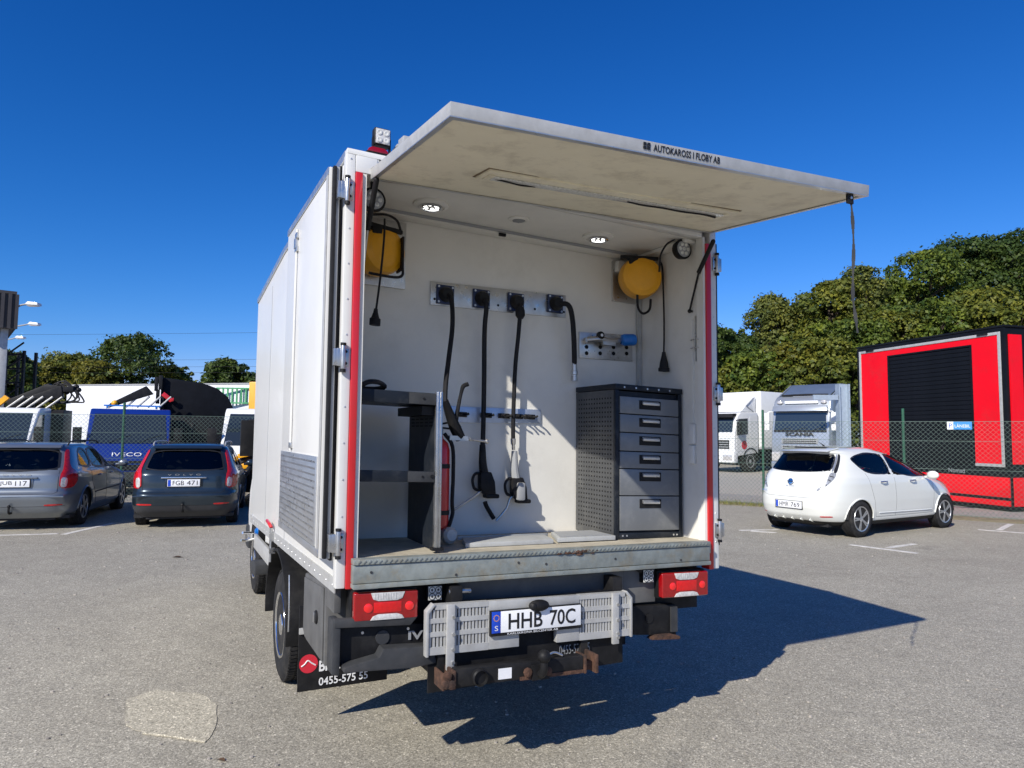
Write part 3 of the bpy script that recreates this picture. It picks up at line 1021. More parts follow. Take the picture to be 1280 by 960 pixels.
# --- left rear corner: storage box, mudflaps, wing, wheels
sb = T().prism([(.285, .40), (.30, .80), (.86, .755), (.86, .43), (.80, .40)], 0, -.030, .36).put('storage_box', MIDGREY, truck, bevel=.012)
T().prism([(.31, .42), (.32, .775), (.835, .735), (.835, .45), (.785, .42)], 0, -.038, -.0305).put('box_door', MIDGREY, sb, bevel=.008)
m = T()
m.lathe([(.034, 0), (.034, .006), (.028, .010), (.0, .010)], (-.0385, .46, .60), (-1, 0, 0), 20)
bx = m.put('box_latch', BLACK2, sb)
T().obox((-.052, .46, .60), (.004, 0, 0), (0, .008, 0), (0, 0, .024)).put('latch_grip', STEEL, sb, bevel=.002)
T().box(-.033, -.001, .09, .27, .70, .82).put('corner_plate', MIDGREY, truck, bevel=.004)
mf = MB().box(-.046, .475, .905, .917, .222, .70).put('mud_flap', BLACK2, truck, bevel=.002)
m = MB()
m.lathe([(.052, 0), (.052, .0015)], (.012, .9045, .374), (0, -1, 0), 32)
m.put('flap_logo', LOGO, mf)
MB().tube([(-.028, .9025, .362), (-.01, .9025, .374), (.008, .9025, .392), (.030, .9025, .376), (.052, .9025, .362)], .004, n=6).put('logo_line', WINK, mf)
text('flap_lettering', 'KARLSKRONA', (.072, .9045, .412), (.19, 0, 0), (0, 0, .020), WINK, mf, .0015)
text('flap_lettering', 'BILCENTER', (.072, .9045, .322), (.32, 0, 0), (0, 0, .062), WINK, mf, .0015, False, .03)
text('flap_lettering', '0455-575 55', (.072, .9045, .243), (.285, 0, .002), (0, 0, .045), WINK, mf, .0015, False, .015)
mf2 = MB().box(1.70, 2.20, .905, .917, .222, .70).put('mud_flap', BLACK2, truck, bevel=.002)
text('flap_lettering', '0455-575 55', (1.75, .9045, .285), (.305, 0, 0), (0, 0, .048), WINK, mf2, .0015)
fp = MB().box(.38, 1.49, -.072, -.066, .47, .862).put('centre_flap', BLACK2, truck)  # lettered flap, enlarged to block sunlight leaking under the truck
text('flap_lettering', '0455-575 55', (1.095, -.0725, 0.556), (0.185, 0, -0.003), (0, 0, 0.048), GINK, fp, .0008)
m = MB()
m.box(-.047, .34, .890, .9035, .545, .580)
m.put('flap_stay', ALUW, truck, bevel=.003)
WY = 1.87
for x0, x1 in ((-.045, .36), (1.84, 2.245)):
    m = MB()
    n = 20
    vs, fs = [], []
    for k in range(n + 1):
        t = math.pi * (-.06 + 1.12 * k / n)
        for r in (.455, .475):
            for x in (x0, x1):
                vs.append((x, WY - r * math.cos(t) * 1.06, .43 + r * math.sin(t) * .95))
    for k in range(n):
        a, b = k * 4, k * 4 + 4
        fs += [(a, a + 1, b + 1, b), (a + 2, b + 2, b + 3, a + 3), (a, b, b + 2, a + 2), (a + 1, a + 3, b + 3, b + 1)]
    fs += [(0, 2, 3, 1), (n * 4, n * 4 + 1, n * 4 + 3, n * 4 + 2)]
    m.add(vs, fs)
    m.put('wheel_wing', BLACK2, truck, bevel=.004)
m = MB()
m.tube([(-.040, 1.30, .46), (-.040, 1.30, .62), (-.040, 1.33, .80)], .006, n=8)
m.put('wing_highlight', STEEL, truck)  # pale tube stands in for the highlight on the wing's inner edge
for x, o in ((-.01, -1), (2.21, 1)):
    wheel(truck, (x, WY, .362), (o, 0, 0), .362, .20, .225, rimmat=CHROME)
    wheel(truck, (x - o * .235, WY, .362), (o, 0, 0), .362, .20, .225, rimmat=STEEL)
for x, o in ((.13, -1), (2.07, 1)):
    wheel(truck, (x, 4.72, .362), (o, 0, 0), .362, .215, .225, rimmat=CHROME)
# side guard, crank, step, water coupling
T().box(-.030, -.005, 2.36, 3.35, .535, .655).put('side_guard', ALUW, truck, bevel=.004)
m = T()
m.box(-.005, .05, 2.5, 2.55, .56, .83)
m.box(-.005, .05, 3.2, 3.25, .56, .83)
m.put_each('guard_bracket', BLACK, truck)
m = T()
m.tube([(-.06, 2.05, .62), (-.06, 2.05, .74), (-.06, 2.05, .86)], .010, n=8)
m.obox((-.05, 2.05, .80), (.02, 0, 0), (0, .014, 0), (0, 0, .03))
m.obox((-.05, 2.05, .70), (.02, 0, 0), (0, .014, 0), (0, 0, .02))
ck = m.put('crank_lever', STEEL, truck)
T().tube([(-.06, 2.05, .862), (-.07, 2.08, .885), (-.07, 2.20, .895)], .013, n=8).put('crank_grip', RED, ck)
m = MB()
m.prism([(3.62, .38), (3.98, .33), (3.98, .46), (3.72, .50), (3.62, .47)], 0, .02, .24)
m.put('cab_step', GREYP, truck, bevel=.02)
# cab
cabp = [(3.62, .62), (5.55, .50), (5.62, .72), (5.55, 1.02), (5.40, 1.18), (4.98, 1.30), (4.45, 2.20), (4.30, 2.26), (3.62, 2.26)]
cb = MB().prism(cabp, 0, .16, 2.04).put('cab', WHITE, truck, bevel=.05, seg=3)
for x, o in ((.16, -1), (2.04, 1)):
    MB().prism([(3.95, 1.34), (4.86, 1.30), (4.42, 2.10), (3.95, 2.14)], 0, x - .004, x + .004).put('side_window', GLASS, cb)
    MB().prism([(3.90, .66), (4.90, .64), (4.90, 1.27), (3.90, 1.30)], 0, x - .007, x + .007).put('cab_door', WHITE, cb, bevel=.004)
    m = MB()
    m.obox((x + o * .13, 4.72, 1.62), (.07, 0, 0), (0, .04, 0), (0, 0, .19))
    m.tube([(x, 4.75, 1.45), (x + o * .12, 4.75, 1.45), (x + o * .13, 4.74, 1.5)], .018)
    m.tube([(x, 4.70, 1.80), (x + o * .12, 4.72, 1.80), (x + o * .13, 4.73, 1.76)], .018)
    m.put('door_mirror', BLACK2, cb, bevel=.02)
    m = MB()
    n = 16
    vs, fs = [], []
    for k in range(n + 1):
        t = math.pi * (-.05 + 1.1 * k / n)
        for r in (.43, .47):
            for xx in (x + o * .012, x - o * .3):
                vs.append((xx, 4.72 - r * math.cos(t), .37 + r * math.sin(t)))
    for k in range(n):
        a, b = k * 4, k * 4 + 4
        fs += [(a, a + 1, b + 1, b), (a + 2, b + 2, b + 3, a + 3), (a, b, b + 2, a + 2), (a + 1, a + 3, b + 3, b + 1)]
    m.add(vs, fs)
    m.put('wheel_arch', BLACK2, cb)
a_, b_ = Vector((0, 4.985, 1.325)), Vector((0, 4.475, 2.17))
nn = (b_ - a_).cross(Vector((1, 0, 0))).normalized()
if nn.y < 0: nn = -nn
m = MB()
m.hexa([a_ + Vector((.26, 0, 0)) + nn * .002, a_ + Vector((1.94, 0, 0)) + nn * .002, a_ + Vector((1.94, 0, 0)) + nn * .01, a_ + Vector((.26, 0, 0)) + nn * .01, b_ + Vector((.32, 0, 0)) + nn * .002, b_ + Vector((1.88, 0, 0)) + nn * .002, b_ + Vector((1.88, 0, 0)) + nn * .01, b_ + Vector((.32, 0, 0)) + nn * .01])
m.put('windscreen', GLASS, cb)
m = MB()
m.box(.30, .60, 5.55, 5.60, .78, .95)
m.box(1.60, 1.90, 5.55, 5.60, .78, .95)
m.put('headlamp', CLEARLENS, cb, bevel=.02)
MB().box(.14, 2.06, 5.40, 5.68, .34, .62).put('front_bumper', GREYP, cb, bevel=.05)
# water coupling by the front wheel (blue cap with brass levers)
m = T()
m.cyl((.04, 3.35, .64), (.04, 3.35, .72), .05, n=16)
m.cyl((-.02, 3.35, .66), (.06, 3.35, .66), .035, n=14)
wc = m.put('coupling', BLUEP, truck)
m = T()
m.cyl((-.06, 3.35, .60), (-.06, 3.35, .65), .03, n=12)
m.tube([(-.03, 3.33, .61), (-.10, 3.30, .60), (-.14, 3.28, .605)], .012)
m.tube([(-.03, 3.33, .66), (-.10, 3.30, .665), (-.13, 3.28, .67)], .012)
m.put('coupling_tap', CHROME, wc)
T().sphere((.0, 3.42, .785), .05, 12).put('filler_cap', ALUW, truck)


# ------------------------------------------------------------------ THINGS IN THE TRUCK
def inside(name, label, cat, x, y, z, group=None):
    p = shear((x, y, z))
    return rooted(name, label, cat, p, group)


# drawer cabinet
dc = inside('drawer_cabinet', 'dark blue steel drawer cabinet with six grey drawers and a perforated side', 'cabinet', 1.89, .42, .992)
X0, X1, Y0, Y1, Z0, Z1 = 1.632, 2.130, .20, .648, .992, 1.912
m = T()
m.box(X0 + .02, X1, Y0 + .02, Y1, Z0 + .02, Z1 - .04)
m.put('carcass', CABD, dc)
m = T()
m.box(X0, X0 + .026, Y0, Y0 + .02, Z0, Z1 - .035)
m.box(X1 - .026, X1, Y0, Y0 + .02, Z0, Z1 - .035)
m.box(X0 + .027, X1 - .027, Y0, Y0 + .02, Z0, Z0 + .035)
m.put('front_frame', CABD, dc, bevel=.002)
tp = T().box(X0 - .004, X1 + .004, Y0 - .006, Y1, Z1 - .033, Z1).put('top', CABD, dc, bevel=.004)
m = T()
for k in range(5):
    m.cyl((X0 + .06 + k * .085, Y0 - .006, Z1 - .018), (X0 + .06 + k * .085, Y0 - .009, Z1 - .018), .006, n=8)
m.put('top_rivet', ALU, tp)
sp2 = T().box(X0, X0 + .018, Y0 + .021, Y1, Z0, Z1 - .036).put('perforated_side', CABP, dc)
m = T()
for i in range(13):
    for j in range(30):
        y, z = Y0 + .05 + i * .030, Z0 + .045 + j * .0282
        if y > Y1 - .02 or z > Z1 - .06: continue
        m.box(X0 - .0012, X0 - .0002, y - .005, y + .005, z - .005, z + .005)
m.put('square_hole', HOLE, sp2, smooth=False)
edges = [1.838, 1.731, 1.620, 1.508, 1.404, 1.243, 1.034]
for k in range(6):
    zt, zb_ = edges[k], edges[k + 1] + .006
    d = T().box(X0 + .030, X1 - .030, Y0 - .006, Y0 + .019, zb_, zt).put('drawer', CABG, dc, bevel=.003)
    cx, cz = (X0 + X1) / 2, zt - .042
    if k == 5: cz = zt - .042
    T().box(cx - .080, cx + .080, Y0 - .0095, Y0 - .0062, cz - .028, cz + .026).put('handle_recess', BLACK2, d, bevel=.003)
    T().prism([(Y0 - .0097, cz + .002), (Y0 - .022, cz - .002), (Y0 - .024, cz + .012), (Y0 - .0097, cz + .022)], 0, cx - .062, cx + .062).put('drawer_handle', ALU, d, bevel=.002)
m = T()
for x in (X0 + .05, X0 + .08, X1 - .07, X1 - .045):
    m.cyl((x, Y0 - .001, Z0 + .018), (x, Y0 - .003, Z0 + .018), .006, n=8)
m.put('frame_rivet', ALU, dc)

# shelf unit
su = inside('shelf_unit', 'dark steel shelf rack with two shelves and an upright post beside the hoses', 'shelf', .27, .32, .98)
S0, S1, SY0, SY1 = .052, .475, .06, .50
m = T()
m.box(.440, .474, .035, .058, 1.0, 1.775)
m.box(.446, .452, .028, .0345, 1.0, 1.775)
m.box(.462, .468, .028, .0345, 1.0, 1.775)
m.put('upright', STEEL, su, bevel=.002)
sd_ = T().box(.452, .472, .062, .50, .985, 1.735).put('side_panel', CABD, su)
m = T()
for k in range(7):
    for j in range(5):
        m.box(.4502, .4512, .12 + j * .072, .17 + j * .072, 1.60 + k * .018, 1.607 + k * .018)
m.put('side_slot', HOLE, sd_, smooth=False)
for z0, z1 in ((1.705, 1.765), (1.320, 1.375)):
    T().box(.054, .437, .045, .060, z0, z1).put('shelf_front', CABD, su, bevel=.002)
    T().box(.30, .4385, .0395, .0445, z0 + .002, z1 - .002).put('front_bracket', GREYP, su, bevel=.001)
    T().box(.054, .45, .061, .50, z0 + .004, z0 + .014).put('shelf', CABD, su)
T().box(.38, .449, .08, .49, 1.655, 1.70).put('shelf_tray', BLACK2, su)
m = T()
for z in (1.735, 1.348):
    m.cyl((.375, .0395, z), (.375, .036, z), .006, n=8)
m.cyl((.425, .0395, 1.35), (.425, .034, 1.35), .010, n=8)
m.put('shelf_bolt', BLACK, su)
m = T()
m.box(.43, .49, .03, .07, .985, 1.0)
m.put('foot', BLACK, su)
# panel behind the shelves, lit by reflected light
hb = inside('hose_bundle', 'black coiled hose lying on the top shelf behind the red post', 'hose', .12, .10, 1.766)
T().tube([(.06, .07, 1.776), (.10, .068, 1.800), (.15, .07, 1.802), (.19, .10, 1.785), (.17, .2, 1.778), (.08, .24, 1.778), (.06, .14, 1.782)], .012).put('hose', SEAL, hb)

# fire extinguisher
fe = inside('fire_extinguisher', 'red fire extinguisher with a black hose strapped beside the shelf upright', 'extinguisher', .575, .36, .985)
m = T()
m.lathe([(.045, 0), (.060, .012), (.062, .03), (.062, .43), (.052, .468), (.026, .492), (.022, .515)], (.575, .36, 1.05), (0, 0, 1), 26)
m.put('cylinder', RED, fe)
T().lathe([(.024, 0), (.024, .03), (.014, .05)], (.575, .36, 1.565), (0, 0, 1), 14).put('valve', STEEL, fe)
m = T()
m.obox((.60, .35, 1.625), (.06, 0, .012), (0, .010, 0), (-.001, 0, .005))
m.obox((.60, .35, 1.60), (.055, 0, -.004), (0, .010, 0), (0, 0, .005))
m.put('lever', BLACK2, fe)
T().tube([(.60, .34, 1.57), (.645, .33, 1.50), (.652, .33, 1.35), (.648, .33, 1.2), (.652, .33, 1.14), (.635, .32, 1.09), (.622, .32, 1.06)], .011).put('discharge_hose', SEAL, fe)
m = T()
m.lathe([(.065, 0), (.065, .024)], (.575, .36, 1.38), (0, 0, 1), 24)
m.lathe([(.065, 0), (.065, .024)], (.575, .36, 1.13), (0, 0, 1), 24)
m.put('strap_band', BLACK, fe)
T().lathe([(.030, 0), (.044, .008), (.044, .045), (.03, .06)], (.615, .33, 1.02), (.2, -1, .1), 16).put('nozzle_cap', ALUW, fe)
T().box(.52, .63, .42, .66, 1.1, 1.5).put('mount', BLACK, fe)

# cable reels
def reel(x, y, z, face, label, drop, end, plate, loop):
    r = inside('cable_reel', label, 'cable reel', x, y, z, 'yellow cable reels')
    f = Vector(face).normalized()
    c = Vector((x, y, z))
    p0 = c - f * .085
    T().lathe([(.10, 0), (.128, .012), (.136, .04), (.136, .075), (.1365, .0755), (.1365, .079), (.136, .0795), (.136, .125), (.126, .156), (.10, .168), (.0985, .1665), (.094, .1690), (.06, .172)], p0, f, 36).put('drum_case', YELLOW, r)
    m = T()
    m.box(*plate)
    m.put('mount_plate', STEEL, r, bevel=.002)
    m = T()
    m.lathe([(.05, -.05), (.05, .0)], p0, f, 18)
    m.put('swivel', BLACK, r)
    s = f.cross(Vector((0, 0, 1))).normalized()
    top = c + Vector((0, 0, .118))
    m = T()
    m.obox(top + s * .02 + f * .07, s * .125, f * .012, Vector((0, 0, .013)))
    m.obox(top + s * .06 + f * .06 - Vector((0, 0, .02)), s * .03, f * .025, Vector((0, 0, .026)))
    m.put('cable_guide', BLACK2, r, bevel=.006)
    return r


rr = reel(2.005, .46, 2.655, (-.42, -1, -.06), 'round yellow cable reel beside the round work lamp, its plug hanging over the drawers', None, None, (1.915, 2.147, .640, .658, 2.52, 2.795), None)
T().tube([(1.955, .42, 2.53), (1.975, .44, 2.45), (2.03, .46, 2.42), (2.075, .45, 2.45), (2.078, .44, 2.52)], .008).put('feed_cable', SEAL, rr)
T().tube([(2.095, .36, 2.755), (2.112, .36, 2.72), (2.114, .355, 2.6), (2.116, .35, 2.35), (2.112, .35, 2.13)], .006).put('drop_cable', SEAL, rr)
T().lathe([(.011, .0), (.014, .02), (.026, .07), (.030, .10), (.036, .105), (.036, .125)], (2.112, .35, 2.16), (0, 0, -1), 16).put('plug', SEAL, rr)
T().box(1.93, 1.985, .60, .64, 2.72, 2.79).put('junction_box', WHITE2, rr, bevel=.004)
T().tube([(1.96, .60, 2.72), (1.965, .58, 2.69), (1.96, .55, 2.66)], .006).put('feed_cable', SEAL, rr)

rl_ = reel(.262, .53, 2.575, (.30, -1, 0), 'narrow yellow cable reel behind the red post at the hinge side, short plug hanging', None, None, (.10, .455, .640, .658, 2.405, 2.80), None)
m = T()
m.box(.372, .384, .44, .56, 2.47, 2.66)
m.put('side_guard', BLACK2, rl_, bevel=.006)
T().tube([(.17, .40, 2.735), (.26, .385, 2.745), (.32, .39, 2.725), (.355, .43, 2.69)], .007).put('guide_bar', BLACK2, rl_)
T().tube([(.375, .44, 2.48), (.37, .43, 2.435), (.32, .42, 2.415), (.18, .42, 2.42)], .008).put('feed_cable', SEAL, rl_)
T().tube([(.25, .38, 2.72), (.248, .38, 2.60), (.236, .39, 2.40), (.218, .40, 2.21)], .006).put('drop_cable', SEAL, rl_)
T().lathe([(.010, .0), (.013, .02), (.022, .05), (.030, .055), (.030, .09)], (.218, .40, 2.225), (-.05, 0, -1), 14).put('plug', SEAL, rl_)

# hoses from the plate
hg = 'black hoses hanging from the steel plate'
h1 = inside('service_hose', 'black hose running down behind the shelf upright to a lever gun', 'hose', .705, .60, 2.39, hg)
T().tube([(.705, .60, 2.40), (.715, .56, 2.36), (.700, .50, 2.2), (.650, .42, 2.0), (.600, .33, 1.85), (.585, .30, 1.74)], .0145).put('hose', SEAL, h1)
m = T()
m.tube([(.585, .30, 1.75), (.62, .32, 1.68), (.665, .34, 1.60), (.70, .35, 1.545)], [.018, .026, .034, .030], n=10)
m.put('gun_body', BLACK2, h1)
m = T()
m.tube([(.660, .33, 1.62), (.672, .33, 1.70), (.690, .33, 1.79), (.702, .325, 1.835), (.73, .32, 1.85)], [.014, .012, .010, .013, .012], n=8)
m.put('lever', BLACK2, h1)
m = T()
m.box(.625, .735, .32, .36, 1.535, 1.56)
m.cyl((.735, .34, 1.545), (.86, .36, 1.535), .007, n=8)
m.sphere((.865, .36, 1.535), .014, 10)
m.sphere((.755, .343, 1.544), .011, 10)
m.put('gun_outlet', STEEL, h1)
h2 = inside('service_hose', 'long straight black hose ending in a black filling gun', 'hose', .942, .60, 2.39, hg)
T().tube([(.942, .585, 2.40), (.946, .57, 2.35), (.942, .585, 2.2), (.950, .60, 1.9), (.948, .60, 1.6), (.944, .60, 1.46)], .0155).put('hose', SEAL, h2)


def gun(root, x, z, gripmat, pipe):
    y = .60
    m = T()
    m.tube([(x, y, z + .20), (x + .002, y, z + .10), (x + .012, y, z + .03), (x + .03, y - .005, z - .03)], [.018, .024, .028, .030], n=10)
    m.put('gun_grip', gripmat, root)
    m = T()
    m.prism([(x - .02, z + .035), (x + .05, z + .04), (x + .075, z - .02), (x + .082, z - .10), (x + .02, z - .105), (x - .02, z - .06)], 1, y - .03, y + .028)
    m.box(x + .015, x + .102, y - .036, y + .03, z - .118, z - .092)
    m.put('gun_body', BLACK2, root, bevel=.010)
    m = T()
    m.tube([(x - .01, y, z + .03), (x - .045, y, z + .025), (x - .062, y, z - .01), (x - .05, y, z - .06), (x - .01, y, z - .075)], .009, n=8)
    m.put('trigger_guard', BLACK2, root)
    m = T()
    m.tube([(x - .005, y, z - .07), (x - .03, y, z - .095)] + [(x + a, y, z + b) for a, b in pipe], .0075, n=8, k=2)
    m.put('spout', STEEL, root)


gun(h2, .945, 1.315, BLACK2, [(-.10, -.14), (-.19, -.195)])
h3 = inside('service_hose', 'black hose ending in a grey gripped gun with a bent spout', 'hose', 1.18, .60, 2.39, hg)
T().tube([(1.18, .60, 2.40), (1.178, .575, 2.36), (1.172, .585, 2.2), (1.160, .60, 2.0), (1.150, .60, 1.7), (1.150, .60, 1.54)], .0135).put('hose', SEAL, h3)
T().lathe([(.024, 0), (.03, .02), (.03, .05), (.018, .07)], (1.179, .58, 2.375), (0, -.1, -1), 14).put('hose_collar', SEAL, h3)
T().lathe([(.017, 0), (.017, .03), (.011, .04), (.011, .07)], (1.150, .60, 1.56), (.05, 0, -1), 12).put('hose_swivel', CHROME, h3)
gun(h3, 1.160, 1.285, GREYT, [(-.05, -.15), (-.12, -.225)])
T().obox((1.19, .57, 1.24), (.026, 0, 0), (0, .02, 0), (0, 0, .055)).put('grip_shell', GREYT, h3, bevel=.014)
T().tube([(1.025, .60, 1.075), (1.0, .60, 1.11), (.975, .60, 1.15), (.965, .60, 1.175)], .014, n=8).put('spout_tip', BLACK2, h3)
h4 = inside('service_hose', 'short black hose with a bare steel coupling end', 'hose', 1.465, .60, 2.44, hg)
T().tube([(1.475, .60, 2.44), (1.515, .56, 2.43), (1.545, .56, 2.36), (1.568, .575, 2.22), (1.582, .59, 2.08), (1.584, .595, 2.05)], .017).put('hose', SEAL, h4)
m = T()
m.lathe([(.018, 0), (.018, .05), (.022, .052), (.022, .075), (.018, .078), (.018, .088), (.021, .09), (.021, .115), (.012, .118)], (1.584, .595, 2.065), (.02, .02, -1), 14)
m.put('hose_end', STEEL, h4)
# the black wand leaning at the floor, trays
tr = inside('drip_tray', 'flat grey drip tray lying on the floor beside the shelf upright', 'tray', .93, .24, .97, 'grey drip trays')
m = T()
m.hexa([(.66, .16, .975), (1.19, .16, .983), (1.24, .36, .984), (.72, .36, .976), (.66, .16, .999), (1.19, .16, 1.007), (1.24, .36, 1.008), (.72, .36, 1.0)])
m.put('tray_body', TRAYM, tr, bevel=.004)
m = T()
m.hexa([(.70, .37, .985), (1.25, .37, .99), (1.28, .385, .99), (.72, .385, .985), (.70, .37, 1.005), (1.25, .37, 1.01), (1.28, .385, 1.01), (.72, .385, 1.005)])
m.put('tray_rim', TRAYM, tr)
tr2 = inside('drip_tray', 'flat grey drip tray lying against the drawer cabinet', 'tray', 1.45, .30, .99, 'grey drip trays')
m = T()
m.hexa([(1.22, .17, .987), (1.612, .17, .992), (1.612, .42, .992), (1.32, .42, .988), (1.22, .17, 1.012), (1.612, .17, 1.018), (1.612, .42, 1.018), (1.32, .42, 1.013)])
m.put('tray_body', TRAYM, tr2, bevel=.004)
T().hexa([(1.25, .19, 1.0135), (1.595, .19, 1.019), (1.595, .40, 1.019), (1.33, .40, 1.0145), (1.25, .19, 1.0155), (1.595, .19, 1.021), (1.595, .40, 1.021), (1.33, .40, 1.0165)]).put('tray_mat', GREYT, tr2)


# ------------------------------------------------------------------ PARKED CARS
def inpoly(px, py, poly):
    c = np.zeros(px.shape, bool)
    j = len(poly) - 1
    for i in range(len(poly)):
        xi, yi = poly[i]
        xj, yj = poly[j]
        with np.errstate(divide='ignore', invalid='ignore'):
            c ^= ((yi > py) != (yj > py)) & (px < (xj - xi) * (py - yi) / (yj - yi) + xi)
        j = i
    return c


def grow(poly, d):
    cx = sum(p[0] for p in poly) / len(poly)
    cy = sum(p[1] for p in poly) / len(poly)
    out = []
    for x, y in poly:
        l = math.hypot(x - cx, y - cy)
        out.append((x + (x - cx) / l * d * 1.3, y + (y - cy) / l * d))
    return out


class Surf:
    """car skin: superellipse plan rings stacked in height; fitted pieces are laid on it by (s,z) round the tail or (a,z) along a side"""

    def __init__(s, sp):
        s.sp = sp
        s.t = np.linspace(-math.pi, math.pi, 3001)
        s.cache = {}

    def prof(s, key, z):
        p = s.sp[key]
        zz, vv = [q[0] for q in p], [q[1] for q in p]
        h = .02
        return (np.interp(z - h, zz, vv) + 2 * np.interp(z, zz, vv) + np.interp(z + h, zz, vv)) / 4

    def par(s, z):
        r, f, w = s.prof('rear', z), s.prof('front', z), s.prof('hw', z)
        return (r + f) / 2, (f - r) / 2, w

    def dense(s, z):
        k = round(float(z), 3)
        if k not in s.cache:
            cx, L, w = s.par(k)
            n = np.where(np.cos(s.t) < 0, s.sp['nr'], s.sp['nf'])
            x = cx + L * np.sign(np.cos(s.t)) * np.abs(np.cos(s.t)) ** (2 / n)
            y = w * np.sign(np.sin(s.t)) * np.abs(np.sin(s.t)) ** (2 / n)
            d = np.concatenate([[0], np.cumsum(np.hypot(np.diff(x), np.diff(y)))])
            s.cache[k] = (x, y, d)
        return s.cache[k]

    def tail(s, u, z):
        x, y, d = s.dense(z)
        q = abs(u)
        yy = -np.interp(q, d, y)
        return np.array([np.interp(q, d, x) - s.sp['L'] / 2, yy if u >= 0 else -yy, z])

    def nose(s, u, z):
        x, y, d = s.dense(z)
        q = d[-1] / 2 - abs(u)
        yy = -np.interp(q, d, y)
        return np.array([np.interp(q, d, x) - s.sp['L'] / 2, yy if u >= 0 else -yy, z])

    def side(s, sg):
        def f(a, z):
            cx, L, w = s.par(z)
            q = (a - cx) / L
            n = s.sp['nr'] if q < 0 else s.sp['nf']
            return np.array([a - s.sp['L'] / 2, sg * w * max(0, 1 - min(1, abs(q)) ** n) ** (1 / n), z])
        return f

    def normal(s, fn, u, z):
        e = .006
        c = fn(u, z)
        n = np.cross(fn(u + e, z) - fn(u - e, z), fn(u, z + e) - fn(u, z - e))
        n /= np.linalg.norm(n) + 1e-9
        if n @ (c - np.array([0, 0, .7])) < 0:
            n = -n
        return n


def chaikin(poly, k=2):
    for _ in range(k):
        q = []
        for i in range(len(poly)):
            a, b = np.array(poly[i]), np.array(poly[(i + 1) % len(poly)])
            q += [a * .8 + b * .2, a * .2 + b * .8]
        poly = q
    return poly


def resample(poly, d):
    out = []
    for i in range(len(poly)):
        a, b = np.array(poly[i]), np.array(poly[(i + 1) % len(poly)])
        n = max(1, int(np.linalg.norm(b - a) / d))
        out += [a + (b - a) * k / n for k in range(n)]
    return out


def patch(sf, fn, poly, off, name, mat, root, thick=.004, rnd=2):
    q = resample(chaikin(poly, rnd), .05)
    c = sum(q) / len(q)
    n = len(q)
    vs, fs = [], []
    R = (1.0, .85, .65, .42, .2)
    for r in R:
        for p in q:
            u = c + (p - c) * r
            vs.append(fn(*u) + sf.normal(fn, *u) * off)
    vs.append(fn(*c) + sf.normal(fn, *c) * off)
    for j in range(len(R) - 1):
        for i in range(n):
            fs.append((j * n + i, j * n + (i + 1) % n, (j + 1) * n + (i + 1) % n, (j + 1) * n + i))
    k = (len(R) - 1) * n
    for i in range(n):
        fs.append((k + i, k + (i + 1) % n, len(R) * n))
    b0 = len(vs)
    for p in q:
        vs.append(fn(*p) + sf.normal(fn, *p) * (off - thick))
    for i in range(n):
        fs.append((i, b0 + i, b0 + (i + 1) % n, (i + 1) % n))
    m = MB()
    m.add([tuple(v) for v in vs], fs)
    return m.put(name, mat, root, ang=70)


def band(sf, fn, poly, w, off, name, mat, root, rnd=2):
    """a rim of width w round a pane"""
    q = resample(chaikin(poly, rnd), .05)
    o = resample(chaikin(grow(poly, w), rnd), .05)
    c = sum(q) / len(q)
    n = len(q)
    k = []
    for p in q:
        l = np.linalg.norm(p - c)
        k.append(p + (p - c) / l * w)
    i2 = [p - (p - c) / np.linalg.norm(p - c) * w * .35 for p in q]
    vs = [fn(*p) + sf.normal(fn, *p) * off for p in i2] + [fn(*p) + sf.normal(fn, *p) * off for p in k] + [fn(*p) - sf.normal(fn, *p) * .004 for p in k] + [fn(*p) - sf.normal(fn, *p) * .012 for p in i2]
    fs = []
    for j in range(3):
        for i in range(n):
            fs.append((j * n + i, j * n + (i + 1) % n, (j + 1) * n + (i + 1) % n, (j + 1) * n + i))
    m = MB()
    m.add([tuple(v) for v in vs], fs)
    return m.put(name, mat, root, ang=60)


def seam(sf, fn, pts, root, mat, r=.0032, name='panel_gap'):
    P = resample([np.array(p) for p in pts] + [np.array(p) for p in pts[::-1][1:-1]], .05)[:None]
    out = []
    for i in range(len(pts) - 1):
        a, b = np.array(pts[i]), np.array(pts[i + 1])
        n = max(2, int(np.linalg.norm(b - a) / .06))
        out += [a + (b - a) * k / n for k in range(n)]
    out.append(np.array(pts[-1]))
    MB().tube([fn(*p) for p in out], r, n=5, k=1).put(name, mat, root)


